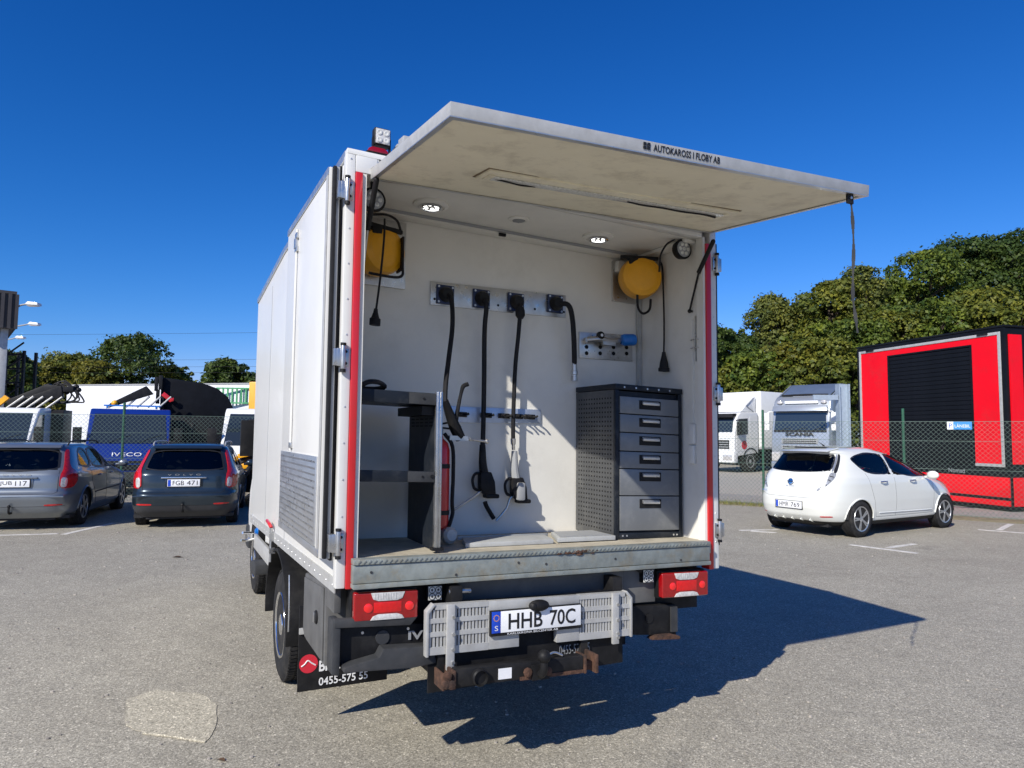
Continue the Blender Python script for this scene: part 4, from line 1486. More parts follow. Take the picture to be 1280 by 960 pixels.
def car_skin(root, sf, paint, lower, zlow, holes_side, holes_tail, holes_nose, arches, N=420, K=84):
    sp = sf.sp
    zs = np.concatenate([np.linspace(sp['z0'], zlow, 8)[:-1], np.linspace(zlow, sp['zt'], K)])
    rings, S = [], []
    for z in zs:
        x, y, d = sf.dense(z)
        q = np.linspace(0, d[-1], N + 1)[:-1]
        rings.append(np.stack([np.interp(q, d, x), np.interp(q, d, y), np.full(N, z)], 1))
        S.append(np.stack([np.minimum(q, d[-1] - q), np.full(N, d[-1] / 2)], 1))
    top = rings[-1]
    c = top.mean(0)
    for k in range(1, 13):
        f = 1 - k / 12.6
        r = c + (top - c) * f
        r[:, 2] = sp['zt'] + sp['crown'] * (1 - f * f) ** .8
        rings.append(r)
        S.append(np.full((N, 2), 9.0))
    V = np.concatenate(rings)
    S = np.concatenate(S)
    m = len(rings)
    i = np.arange(N)
    F = np.concatenate([np.stack([j * N + i, j * N + (i + 1) % N, (j + 1) * N + (i + 1) % N, (j + 1) * N + i], 1) for j in range(m - 1)])
    P = V[F].mean(1)
    sm = S[F].mean(1)
    nv = np.cross(V[F[:, 1]] - V[F[:, 0]], V[F[:, 3]] - V[F[:, 0]])
    nv /= np.linalg.norm(nv, axis=1, keepdims=True) + 1e-12
    if (nv[:, 1] * P[:, 1]).sum() < 0:
        nv = -nv
        F = F[:, ::-1]
    lab = np.where(P[:, 2] < zlow, 1, 0)
    sd = np.abs(nv[:, 1]) > .3
    for h in holes_side:
        lab[sd & (P[:, 2] > .9) & inpoly(P[:, 0], P[:, 2], h)] = 9
    su = sm[:, 0]
    for h in holes_tail:
        lab[(su < 1.3) & inpoly(su, P[:, 2], h)] = 9
    for h in holes_nose:
        lab[inpoly(sm[:, 1] - su, P[:, 2], h) & (sm[:, 1] < 8)] = 9
    for aw, zc, rr in arches:
        lab[(np.abs(P[:, 1]) > .55) & ((P[:, 0] - aw) ** 2 + (P[:, 2] - zc) ** 2 < rr ** 2)] = 9
    vn = np.zeros_like(V)
    for q in range(4):
        np.add.at(vn, F[:, q], nv)
    vn /= np.linalg.norm(vn, axis=1, keepdims=True) + 1e-12
    for li, nm, mt in ((0, 'body', paint), (1, 'lower_bumper', lower)):
        f = F[lab == li]
        u, inv = np.unique(f, return_inverse=True)
        v = V[u].copy()
        v[:, 0] -= sp['L'] / 2
        o = np_obj(nm, v, inv.reshape(f.shape), mt, root, ang=50)
        o.data.normals_split_custom_set_from_vertices(vn[u].astype(np.float32))
    # clean edges of the wheel arches
    for aw, zc, rr in arches:
        for sg in (-1, 1):
            fn = sf.side(sg)
            pts = [fn(aw - rr * math.cos(t), max(sp['z0'], zc + rr * math.sin(t))) for t in np.linspace(.0, math.pi, 25)]
            MB().tube([p + np.array([0, sg * .001, 0]) for p in pts], .016, n=8, k=1).put('wheel_arch', paint, root)


def seats(root, off, xr, xf, zr, zf):
    for y in (-.40, 0, .40):
        m = MB()
        m.hexa([(xr - off, y - .19, .5), (xr + .12 - off, y - .19, .5), (xr + .12 - off, y + .19, .5), (xr - off, y + .19, .5), (xr - .12 - off, y - .18, zr - .12), (xr - .02 - off, y - .18, zr - .12), (xr - .02 - off, y + .18, zr - .12), (xr - .12 - off, y + .18, zr - .12)])
        m.hexa([(xr - .12 - off, y - .10, zr - .09), (xr - .04 - off, y - .10, zr - .09), (xr - .04 - off, y + .10, zr - .09), (xr - .12 - off, y + .10, zr - .09), (xr - .13 - off, y - .09, zr + .06), (xr - .06 - off, y - .09, zr + .06), (xr - .06 - off, y + .09, zr + .06), (xr - .13 - off, y + .09, zr + .06)])
        m.put('rear_seat', SEATM, root, bevel=.03)
    for y in (-.37, .37):
        m = MB()
        m.hexa([(xf - off, y - .22, .4), (xf + .14 - off, y - .22, .4), (xf + .14 - off, y + .22, .4), (xf - off, y + .22, .4), (xf - .16 - off, y - .2, zf - .12), (xf - .06 - off, y - .2, zf - .12), (xf - .06 - off, y + .2, zf - .12), (xf - .16 - off, y + .2, zf - .12)])
        m.hexa([(xf - .17 - off, y - .12, zf - .08), (xf - .08 - off, y - .12, zf - .08), (xf - .08 - off, y + .12, zf - .08), (xf - .17 - off, y + .12, zf - .08), (xf - .18 - off, y - .11, zf + .08), (xf - .11 - off, y - .11, zf + .08), (xf - .11 - off, y + .11, zf + .08), (xf - .18 - off, y + .11, zf + .08)])
        m.put('front_seat', SEATM, root, bevel=.04)
    MB().box(xf + .75 - off, xf + 1.15 - off, -.68, .68, .6, .97).put('dashboard', SEATM, root, bevel=.05)
    MB().tube([(xf + .62 - off, .37 + .17 * math.cos(t), .92 + .16 * math.sin(t)) for t in np.linspace(0, 2 * math.pi, 17)], .014, n=6, k=1).put('steering_wheel', SEATM, root)


def seethrough(name, tint, refl=.08):
    m = bpy.data.materials.new(name)
    m.use_nodes = True
    nt = m.node_tree
    nt.nodes.remove(nt.nodes['Principled BSDF'])
    tr = nt.nodes.new('ShaderNodeBsdfTransparent')
    tr.inputs[0].default_value = (*tint, 1)
    gl = nt.nodes.new('ShaderNodeBsdfGlossy')
    gl.inputs['Roughness'].default_value = .015
    fr = nt.nodes.new('ShaderNodeFresnel')
    fr.inputs[0].default_value = 1.52
    mx = nt.nodes.new('ShaderNodeMixShader')
    nt.links.new(fr.outputs[0], mx.inputs[0])
    nt.links.new(tr.outputs[0], mx.inputs[1])
    nt.links.new(gl.outputs[0], mx.inputs[2])
    nt.links.new(mx.outputs[0], nt.nodes['Material Output'].inputs['Surface'])
    return m


TYREB = MATS['rubber']
ALLOY = M('alloy_wheel', (.55, .56, .57), .3, .8, var=.1, scale=20)
CARBLACK = M('car_underbody', (.012, .012, .013), .7)
SEAM = M('panel_gap', (.01, .01, .01), .8)
RUBTRIM = M('window_trim', (.015, .015, .017), .35)
CARGLASS = M('car_glass', (.020, .026, .030), .03, spec=.9, coat=.5)
TINT = M('tinted_glass', (.010, .012, .016), .03, spec=.9, coat=.4)
REDTL = M('tail_light_red', (.50, .010, .012), .10, var=.3, scale=25, coat=.7)
CLRTL = M('tail_light_clear', (.60, .58, .56), .12, var=.3, scale=40, coat=.7, metal=.3)
SEATM = M('seat_fabric', (.03, .03, .032), .9)


CLEARGL = seethrough('clear_car_glass', (.50, .56, .55))
REARGL = seethrough('tinted_rear_glass', (.16, .18, .19))
GAPG = M('shut_line', (.16, .16, .16), .8)
CLRTL2 = M('smoked_clear_lens', (.34, .35, .36), .15, var=.3, scale=40, coat=.7, metal=.3)


def plate(root, x, z, w, h, s1, s2, par=None, eu=True):
    MB().box(x - .010, x + .004, -w / 2 - .020, w / 2 + .020, z - .016, z + h + .014).put('plate_frame', BLACK2, root, bevel=.003)
    p = MB().box(x - .012, x, -w / 2 - .008, w / 2 + .008, z - .006, z + h + .006).put('number_plate', PLATEW, root, bevel=.003)
    MB().box(x - .0145, x - .0122, w / 2 - .045, w / 2, z, z + h).put('plate_band', PLATEB, p)
    text('plate_lettering', s1, (x - .0123, w / 2 - .075, z + h * .16), (0, -w * .36, 0), (0, 0, h * .70), INK, p, .002)
    text('plate_lettering', s2, (x - .0123, w / 2 - .075 - w * .45, z + h * .16), (0, -w * .34, 0), (0, 0, h * .70), INK, p, .002)
    return p


def estate(label, cat, loc_rr, theta, paint, s1, s2, lowtrim):
    L, ar = 4.52, .92
    rz = math.pi / 2 - theta
    lx, ly = ar - L / 2, -.865
    loc = (loc_rr[0] - (lx * math.cos(rz) - ly * math.sin(rz)), loc_rr[1] - (lx * math.sin(rz) + ly * math.cos(rz)), 0)
    c = thing('estate_car', label, cat, loc, rz, 'estate cars parked in the row')
    sp = dict(L=L, z0=.20, zt=1.43, crown=.035, nr=7.0, nf=4.2,
              rear=[(.2, .20), (.30, .08), (.40, .03), (.52, .0), (.60, .0), (.63, .05), (.68, .07), (.80, .075), (.93, .09), (.99, .13), (1.10, .22), (1.34, .47), (1.38, .50), (1.41, .50), (1.43, .60)],
              front=[(.2, 4.25), (.30, 4.45), (.45, 4.50), (.62, 4.48), (.72, 4.40), (.80, 4.22), (.88, 3.75), (.95, 3.32), (1.0, 3.18), (1.2, 2.75), (1.38, 2.25), (1.43, 1.85)],
              hw=[(.2, .80), (.3, .865), (.45, .885), (.58, .89), (.68, .885), (.86, .875), (.94, .855), (.99, .83), (1.2, .745), (1.36, .675), (1.40, .65), (1.43, .585)])
    R0 = .325
    sf = Surf(sp)
    panes = [[(.66, 1.06), (1.33, 1.025), (1.30, 1.335), (.95, 1.34)], [(1.41, 1.018), (2.13, .993), (2.11, 1.342), (1.38, 1.342)], [(2.21, .988), (3.10, .975), (2.80, 1.165), (2.38, 1.33), (2.19, 1.342)]]
    rw = [(-.63, 1.005), (.63, 1.005), (.60, 1.15), (.54, 1.34), (-.54, 1.34), (-.60, 1.15)]
    ws = [(-.70, 1.01), (.70, 1.01), (.52, 1.37), (-.52, 1.37)]
    car_skin(c, sf, paint, lowtrim, .40, panes, [[(-.01, 1.005), (.63, 1.005), (.60, 1.15), (.54, 1.34), (-.01, 1.34)]], [[(-.01, 1.01), (.70, 1.01), (.52, 1.37), (-.01, 1.37)]], [(ar, R0 - .005, R0 + .034), (ar + 2.64, R0 - .005, R0 + .034)])
    patch(sf, sf.tail, rw, -.004, 'rear_window', REARGL, c)
    band(sf, sf.tail, rw, .03, .003, 'window_trim', RUBTRIM, c)
    patch(sf, sf.nose, ws, -.004, 'windscreen', CLEARGL, c)
    band(sf, sf.nose, ws, .03, .003, 'window_trim', RUBTRIM, c)
    for sg in (-1, 1):
        fn = sf.side(sg)
        for k, q in enumerate(panes):
            patch(sf, fn, q, -.004, 'side_window', CLEARGL, c)
            band(sf, fn, q, .035, .003, 'window_trim', RUBTRIM, c)

        def tl(u, z, sg=sg):
            return sf.tail(u * sg, z)
        patch(sf, tl, [(.675, .695), (.92, .70), (1.06, .80), (1.08, .90), (.99, .985), (.86, 1.03), (.79, 1.12), (.715, 1.335), (.625, 1.345), (.695, 1.10), (.705, 1.00), (.68, .93)], .012, 'tail_light', REDTL, c, .02, 1)
        patch(sf, tl, [(.69, .715), (.775, .715), (.80, .80), (.79, .87), (.70, .885)], .017, 'light_lens', CLRTL, c, .01, 1)
        patch(sf, tl, [(.49, .412), (.76, .415), (.76, .442), (.49, .440)], .003, 'bumper_reflector', REDTL, c, .006, 1)
        patch(sf, lambda u, z, sg=sg: sf.nose(u * sg, z), [(.42, .62), (.80, .64), (.92, .76), (.50, .74)], .008, 'headlight', CLRTL, c, .01, 1)
        seam(sf, tl, [(.0, .612), (.60, .612), (.655, .64), (.66, .95), (.66, 1.0)], c, SEAM)
        for q in ([(1.20, 1.0), (1.24, .74), (1.42, .52), (1.47, .40), (1.50, .33)], [(2.17, 1.0), (2.17, .33)], [(3.16, .99), (3.20, .72), (3.14, .33)], [(1.5, .335), (3.14, .335)], [(1.06, .995), (3.14, .965)]):
            seam(sf, fn, q, c, SEAM)
    seam(sf, sf.tail, [(-.80, .405), (.80, .405)], c, SEAM)
    seats(c, L / 2, 1.62, 2.50, 1.06, 1.10)
    o2 = L / 2
    m = MB()
    m.box(.25 - o2, 4.3 - o2, -.60, .60, .16, .60)
    m.box(.3 - o2, 4.25 - o2, -.80, .80, .18, .235)
    m.put('underbody', CARBLACK, c)
    for aw in (ar, ar + 2.64):
        for s in (-1, 1):
            wheel(c, (aw - o2, s * .855, R0), (0, s, 0), R0, .20, .215, 'alloy', ALLOY, 36)
            m = MB()
            n = 14
            vs, fs = [], []
            for k in range(n + 1):
                t = math.pi * k / n
                for yy in (.60, .845):
                    vs.append((aw - o2 - .372 * math.cos(t), s * yy, R0 + .372 * math.sin(t)))
            fs = [(2 * k, 2 * k + 1, 2 * k + 3, 2 * k + 2) for k in range(n)]
            m.add(vs, fs)
            m.put('wheel_housing', CARBLACK, c)
    # tailgate furniture
    plate(c, .055 - o2, .735, .50, .110, s1, s2)
    m = MB()
    m.box(.062 - o2, .085 - o2, -.30, .30, .725, .865)
    m.put('plate_recess', paint, c, bevel=.01)
    MB().box(.045 - o2, .085 - o2, -.36, .36, .868, .892).put('tailgate_bar', CHROME if lowtrim is not paint else paint, c, bevel=.005)
    text('tailgate_lettering', 'V  O  L  V  O', (.079 - o2, .26, .915), (0, -.52, 0), (0, 0, .028), CHROME, c, .004)
    MB().tube([(.20 - o2, .05, 1.035), (.19 - o2, -.02, 1.03), (.205 - o2, -.30, 1.045)], .010, n=6).put('rear_wiper', BLACK2, c)
    MB().prism([(.44 - o2, 1.375), (.53 - o2, 1.425), (.75 - o2, 1.445), (.75 - o2, 1.42), (.55 - o2, 1.38)], 1, -.56, .56).put('spoiler', paint, c, bevel=.008)
    for s in (-1, 1):
        MB().tube([(.72 - o2, s * .60, 1.43), (.86 - o2, s * .60, 1.478), (1.3 - o2, s * .605, 1.492), (2.2 - o2, s * .605, 1.485), (2.42 - o2, s * .605, 1.465), (2.55 - o2, s * .60, 1.425)], .014, n=8).put('roof_rail', CARBLACK if lowtrim is paint else ALUW, c)
        m = MB()
        m.sphere((2.98 - o2, s * .98, 1.01), .10, 14, (.55, 1.0, .75))
        m.tube([(2.98 - o2, s * .84, .985), (2.98 - o2, s * .92, .99)], .025)
        m.put('door_mirror', paint, c)
        for x in (1.60, 2.42):
            MB().tube([(x - o2, s * .882, .845), (x + .05 - o2, s * .905, .85), (x + .15 - o2, s * .905, .853), (x + .20 - o2, s * .880, .85)], .012, n=8).put('door_handle', paint, c)
        MB().tube([(1.42 - o2, s * .892, .545), (2.1 - o2, s * .896, .55), (3.1 - o2, s * .886, .555)], .012, n=6).put('side_moulding', CARBLACK, c)
    m = MB()
    m.cyl((1.1 - o2, 0, 1.46), (1.06 - o2, 0, 1.50), .02, .008, 10)
    m.put('roof_aerial', CARBLACK, c)
    MB().box(.0 - o2, .03 - o2, -.78, .78, .555, .580).put('bumper_strip', paint, c, bevel=.008)
    m = MB()
    m.tube([(.10 - o2, 0, .30), (.02 - o2, 0, .30), (-.02 - o2, 0, .33), (-.02 - o2, 0, .40)], .018)
    m.sphere((-.02 - o2, 0, .42), .027, 12)
    m.put('tow_ball', BLACK2, c)
    return c


SILVER = M('silver_grey_paint', (.20, .225, .25), .30, .55, var=.04, scale=3, coat=.7, dirt=(.2, .19, .17), dscale=2.5, damt=.12)
BLUEGREY = M('dark_blue_grey_paint', (.022, .036, .050), .28, .5, var=.05, scale=3, coat=.7, dirt=(.12, .12, .11), dscale=2.5, damt=.12)
DARKTRIM = M('bumper_plastic', (.035, .036, .04), .6, var=.15, scale=10)
estate('silver grey estate car with tall red corner lights and plate JUB 117', 'car', (-1.98, 11.64), R_(10.5), SILVER, 'JUB', '117', SILVER)
estate('dark blue grey estate car with plate FGB 471 parked by the white truck side', 'car', (.56, 11.02), R_(8.0), BLUEGREY, 'FGB', '471', DARKTRIM)

# --- white electric hatchback
LEAFW = M('pearl_white_paint', (.72, .73, .68), .22, var=.02, scale=2, coat=.8, dirt=(.5, .48, .42), dscale=2, damt=.1)


def hatchback():
    L, ar = 4.45, .80
    sc, rz = .985, R_(5.4)
    lx, ly = (ar - L / 2) * sc, -.865 * sc
    loc = (9.91 - (lx * math.cos(rz) - ly * math.sin(rz)), 4.94 - (lx * math.sin(rz) + ly * math.cos(rz)), 0)
    c = thing('hatchback_car', 'white electric hatchback with plate HMR 769 parked before the green posted fence', 'car', loc, rz, None, sc)
    sp = dict(L=L, z0=.20, zt=1.505, crown=.05, nr=4.6, nf=3.2,
              rear=[(.2, .26), (.27, .12), (.36, .04), (.50, .0), (.62, .0), (.72, .02), (.85, .07), (.98, .13), (1.06, .17), (1.13, .24), (1.42, .50), (1.44, .42), (1.465, .40), (1.49, .52), (1.505, .75)],
              front=[(.2, 4.2), (.30, 4.38), (.45, 4.44), (.60, 4.42), (.72, 4.32), (.84, 4.10), (.95, 3.75), (1.03, 3.45), (1.08, 3.30), (1.25, 2.85), (1.42, 2.30), (1.505, 1.85)],
              hw=[(.2, .80), (.28, .86), (.42, .885), (.60, .89), (.75, .885), (.92, .875), (1.02, .85), (1.10, .80), (1.25, .735), (1.42, .65), (1.47, .61), (1.505, .54)])
    R0 = .315
    sf = Surf(sp)
    panes = [[(.80, 1.335), (.93, 1.20), (1.10, 1.10), (1.78, 1.06), (1.73, 1.415), (1.30, 1.43), (.96, 1.395)], [(1.86, 1.055), (3.22, .99), (2.95, 1.135), (2.45, 1.325), (2.05, 1.40), (1.82, 1.415)]]
    rw = [(-.615, 1.135), (-.30, 1.110), (.30, 1.110), (.615, 1.135), (.595, 1.28), (.545, 1.412), (-.545, 1.412), (-.595, 1.28)]
    ws = [(-.72, 1.08), (.72, 1.08), (.52, 1.44), (-.52, 1.44)]
    car_skin(c, sf, LEAFW, CARBLACK, .27, panes, [[(-.01, 1.110), (.30, 1.110), (.615, 1.135), (.595, 1.28), (.545, 1.412), (-.01, 1.412)]], [[(-.01, 1.08), (.72, 1.08), (.52, 1.44), (-.01, 1.44)]], [(ar, R0, R0 + .026), (ar + 2.70, R0, R0 + .026)])
    patch(sf, sf.tail, rw, -.004, 'rear_window', REARGL, c)
    band(sf, sf.tail, rw, .018, .003, 'window_trim', RUBTRIM, c)
    patch(sf, sf.nose, ws, -.004, 'windscreen', CLEARGL, c)
    band(sf, sf.nose, ws, .025, .003, 'window_trim', RUBTRIM, c)
    for sg in (-1, 1):
        fn = sf.side(sg)
        for q in panes:
            patch(sf, fn, q, -.004, 'side_window', CLEARGL, c)
            band(sf, fn, q, .022, .003, 'window_trim', RUBTRIM, c)

        def tl(u, z, sg=sg):
            return sf.tail(u * sg, z)
        patch(sf, tl, [(.635, 1.12), (.668, 1.12), (.642, 1.28), (.592, 1.415), (.568, 1.415), (.615, 1.28)], .006, 'bright_strip', ALLOY, c, .01, 1)
        patch(sf, tl, [(.673, 1.11), (.745, 1.09), (.70, 1.28), (.635, 1.42), (.598, 1.415), (.648, 1.28)], .005, 'light_strip', RUBTRIM, c, .01, 1)
        patch(sf, tl, [(.64, 1.112), (.745, 1.085), (.745, 1.02), (.69, .935), (.61, .85), (.52, .79), (.50, .805), (.58, .885), (.635, .98)], .010, 'tail_light', CLRTL2, c, .015, 1)
        for q in ([(.655, 1.05), (.73, 1.03), (.73, 1.02), (.652, 1.038)], [(.645, .99), (.70, .965), (.695, .955), (.64, .978)], [(.60, .915), (.655, .895), (.645, .885), (.592, .905)], [(.555, .865), (.60, .845), (.59, .838), (.548, .857)]):
            patch(sf, tl, q, .013, 'light_rib', BLACK2, c, .006, 1)
        patch(sf, tl, [(.55, .345), (.76, .352), (.76, .372), (.55, .366)], .003, 'bumper_reflector', REDTL, c, .006, 1)
        patch(sf, lambda u, z, sg=sg: sf.nose(u * sg, z), [(.5, .70), (.85, .80), (.95, .95), (.75, .90)], .01, 'headlight', CLRTL, c, .01, 1)
        seam(sf, tl, [(.0, .665), (.45, .668), (.62, .70), (.645, .80)], c, GAPG)
        for q in ([(1.02, 1.09), (1.10, .84), (1.17, .62), (1.20, .40), (1.22, .33)], [(1.82, 1.06), (1.83, .60), (1.80, .33)], [(3.10, .99), (3.12, .72), (3.05, .33)], [(1.22, .335), (3.05, .335)]):
            seam(sf, fn, q, c, GAPG)
        seam(sf, fn, [(1.3, .40), (3.0, .385)], c, LEAFW, .012, 'sill_crease')
    seats(c, L / 2, 1.50, 2.32, 1.10, 1.14)
    o2 = L / 2
    m = MB()
    m.box(.28 - o2, 4.2 - o2, -.58, .58, .17, .62)
    m.put('underbody', CARBLACK, c)
    m = MB()
    for k in range(5):
        y = -.36 + k * .18
        m.prism([(.07 - o2, .28), (.30 - o2, .20), (.30 - o2, .29), (.10 - o2, .31)], 1, y - .008, y + .008)
    m.put('diffuser_fin', LEAFW, c)
    for aw in (ar, ar + 2.70):
        for s in (-1, 1):
            wheel(c, (aw - o2, s * .868, R0), (0, s, 0), R0, .205, .22, 'alloy', ALLOY, 36)
            m = MB()
            n = 14
            vs = []
            for k in range(n + 1):
                t = math.pi * k / n
                for yy in (.56, .85):
                    vs.append((aw - o2 - .352 * math.cos(t), s * yy, R0 + .352 * math.sin(t)))
            m.add(vs, [(2 * k, 2 * k + 1, 2 * k + 3, 2 * k + 2) for k in range(n)])
            m.put('wheel_housing', CARBLACK, c)
    plate(c, .006 - o2, .475, .52, .11, 'HMR', '769')
    m = MB()
    m.lathe([(.045, 0), (.052, .004), (.052, .010), (.042, .012)], (.068 - o2, 0, .93), (-1, 0, .25), 24)
    m.box(.050 - o2, .062 - o2, -.062, .062, .922, .938)
    m.put('badge', CHROME, c)
    text('emblem_lettering', 'LEAF', (.035 - o2, .60, .74), (0, -.12, 0), (.004, 0, .022), CHROME, c, .003)
    text('emblem_lettering', 'ZERO EMISSION', (.045 - o2, .09, .845), (0, -.18, 0), (.006, 0, .02), CHROME, c, .003)
    MB().prism([(.40 - o2, 1.452), (.36 - o2, 1.462), (.72 - o2, 1.535), (.80 - o2, 1.52)], 1, -.50, .50).put('spoiler', LEAFW, c, bevel=.01)
    MB().box(.62 - o2, .82 - o2, -.32, .32, 1.522, 1.536).put('solar_panel', TINT, c)
    MB().tube([(1.05 - o2, 0, 1.545), (.98 - o2, 0, 1.585), (.90 - o2, 0, 1.62)], [.018, .008, .004], n=8).put('roof_aerial', CARBLACK, c)
    for s in (-1, 1):
        for x in (1.36, 2.28):
            MB().tube([(x - o2, s * .882, .935), (x + .05 - o2, s * .908, .94), (x + .15 - o2, s * .908, .943), (x + .20 - o2, s * .880, .94)], .013, n=8).put('door_handle', CHROME, c)
        m = MB()
        m.sphere((2.86 - o2, s * .99, 1.03), .11, 14, (.55, 1.0, .72))
        m.tube([(2.90 - o2, s * .83, .985), (2.88 - o2, s * .93, 1.0)], .025)
        m.put('door_mirror', LEAFW, c)
    return c


hatchback()


# ------------------------------------------------------------------ LORRIES AND MACHINES
LW = M('lorry_white', (.74, .75, .74), .35, var=.04, scale=2, coat=.4, dirt=(.4, .38, .33), dscale=2, damt=.25)
LBLUE = M('lorry_blue', (.006, .024, .19), .3, var=.05, scale=2, coat=.6)
LGREY = M('lorry_silver', (.38, .41, .44), .3, .5, var=.05, scale=2, coat=.5)
LGREYD = M('lorry_slate', (.13, .17, .24), .4, .3, var=.08, scale=2)
BOXGREY = M('weathered_white_box', (.66, .68, .72), .5, var=.05, scale=.8, dirt=(.42, .41, .38), dscale=.8, damt=.4)


def van_cab(name, label, cat, loc, rz, paint, lettering=None, w=.98, group=None):
    """bonneted light lorry cab, local x forward, y left"""
    c = thing(name, label, cat, loc, rz, group)
    p = [(-1.6, .45), (.45, .42), (.55, .62), (.50, .95), (.36, 1.12), (.05, 1.30), (-.62, 2.16), (-.78, 2.27), (-1.6, 2.29)]
    MB().prism(p, 1, -w, w).put('cab', paint, c, bevel=.06, seg=3)
    a, b = Vector((.03, 0, 1.345)), Vector((-.59, 0, 2.125))
    n = Vector((b.z - a.z, 0, a.x - b.x)).normalized()
    y0, y1 = Vector((0, w - .07, 0)), Vector((0, w - .13, 0))

    def quad(a, b, ya, yb, t, nm, mt, par):
        return MB().hexa([a - ya, a + ya, a + ya + n * t, a - ya + n * t, b - yb, b + yb, b + yb + n * t, b - yb + n * t]).put(nm, mt, par)
    ws = quad(a, b, y0, y1, .006, 'windscreen', CARGLASS, c)
    m = MB()
    for s in (-.45, .25):
        q = a + n * .012
        m.tube([q + Vector((0, s, 0)), q + Vector((-.1, s + .25, .12)), q + Vector((-.16, s + .5, .20))], .008, n=6)
    m.put('wiper', BLACK2, ws)
    for s in (-1, 1):
        MB().prism([(-.10, 1.38), (-.66, 2.08), (-1.05, 2.10), (-1.05, 1.36)], 1, s * (w + .001) - .004, s * (w + .001) + .004).put('side_window', CARGLASS, c)
        m = MB()
        m.obox((-.02, s * (w + .20), 1.55), (.04, 0, 0), (0, .10, 0), (0, 0, .21))
        m.tube([(-.1, s * w, 1.38), (-.05, s * (w + .12), 1.38), (-.03, s * (w + .18), 1.42)], .02)
        m.put('door_mirror', BLACK2, c, bevel=.02)
        m = MB()
        m.prism([(.40, .72), (.53, .70), (.50, .93), (.34, 1.02)], 1, s * (w - .06) - .17 * (s > 0), s * (w - .06) + .17 * (s < 0))
        m.put('headlight', CLRTL, c, bevel=.01)
        wheel(c, (-.30, s * (w - .02), .37), (0, s, 0), .37, .22, .23, rimmat=ALUW)
    m = MB()
    m.prism([(.50, .66), (.556, .66), (.545, .80), (.50, .80)], 1, -.62, .62)
    m.prism([(.48, .84), (.535, .84), (.52, .90), (.48, .90)], 1, -.62, .62)
    m.put('grille', BLACK2, c)
    if lettering:
        text('bonnet_lettering', lettering, (.452, -.34, 1.005), (0, .68, 0), (-.07, 0, .095), PLATEW, c, .02)
    MB().box(.30, .62, -w - .01, w + .01, .36, .62).put('bumper', GREYP, c, bevel=.05)
    m = MB()
    m.box(-6.0, -.2, -.42, -.34, .45, .65)
    m.box(-6.0, -.2, .34, .42, .45, .65)
    m.put_each('chassis_rail', BLACK, c)
    MB().box(-6.0, -1.75, -1.05, 1.05, .80, .95).put('load_bed', BLACK, c, bevel=.01)
    for s in (-1, 1):
        wheel(c, (-4.6, s * .98, .37), (0, s, 0), .37, .30, .23, rimmat=ALUW)
    return c


toward = math.atan2(-.895, -.440)
iv = van_cab('blue_lorry', 'blue light lorry with white lettering on its bonnet behind the wire fence', 'truck', at(164, 18.9), toward + .44, LBLUE, 'IVECO', group='light lorries behind the wire fence')
m = MB()
for y in (-.6, .6):
    m.box(-1.5, -.85, y - .02, y + .02, 2.30, 2.36)
m.box(-1.1, -1.06, -.7, .7, 2.35, 2.39)
m.put_each('roof_bar', BLUEP, iv)
wa = van_cab('white_lorry', 'white light lorry at the picture edge carrying a folded black loader crane', 'truck', at(-14, 18.4), toward + .28, LW, group='light lorries behind the wire fence')
wb = van_cab('white_lorry', 'white light lorry with black mirrors half hidden by the white truck body', 'truck', at(331, 17.6), toward + .25, LW, group='light lorries behind the wire fence')
MB().box(-2.5, -1.72, -.9, 1.25, 1.0, 2.25).put('headboard', BLACK, wa, bevel=.02)


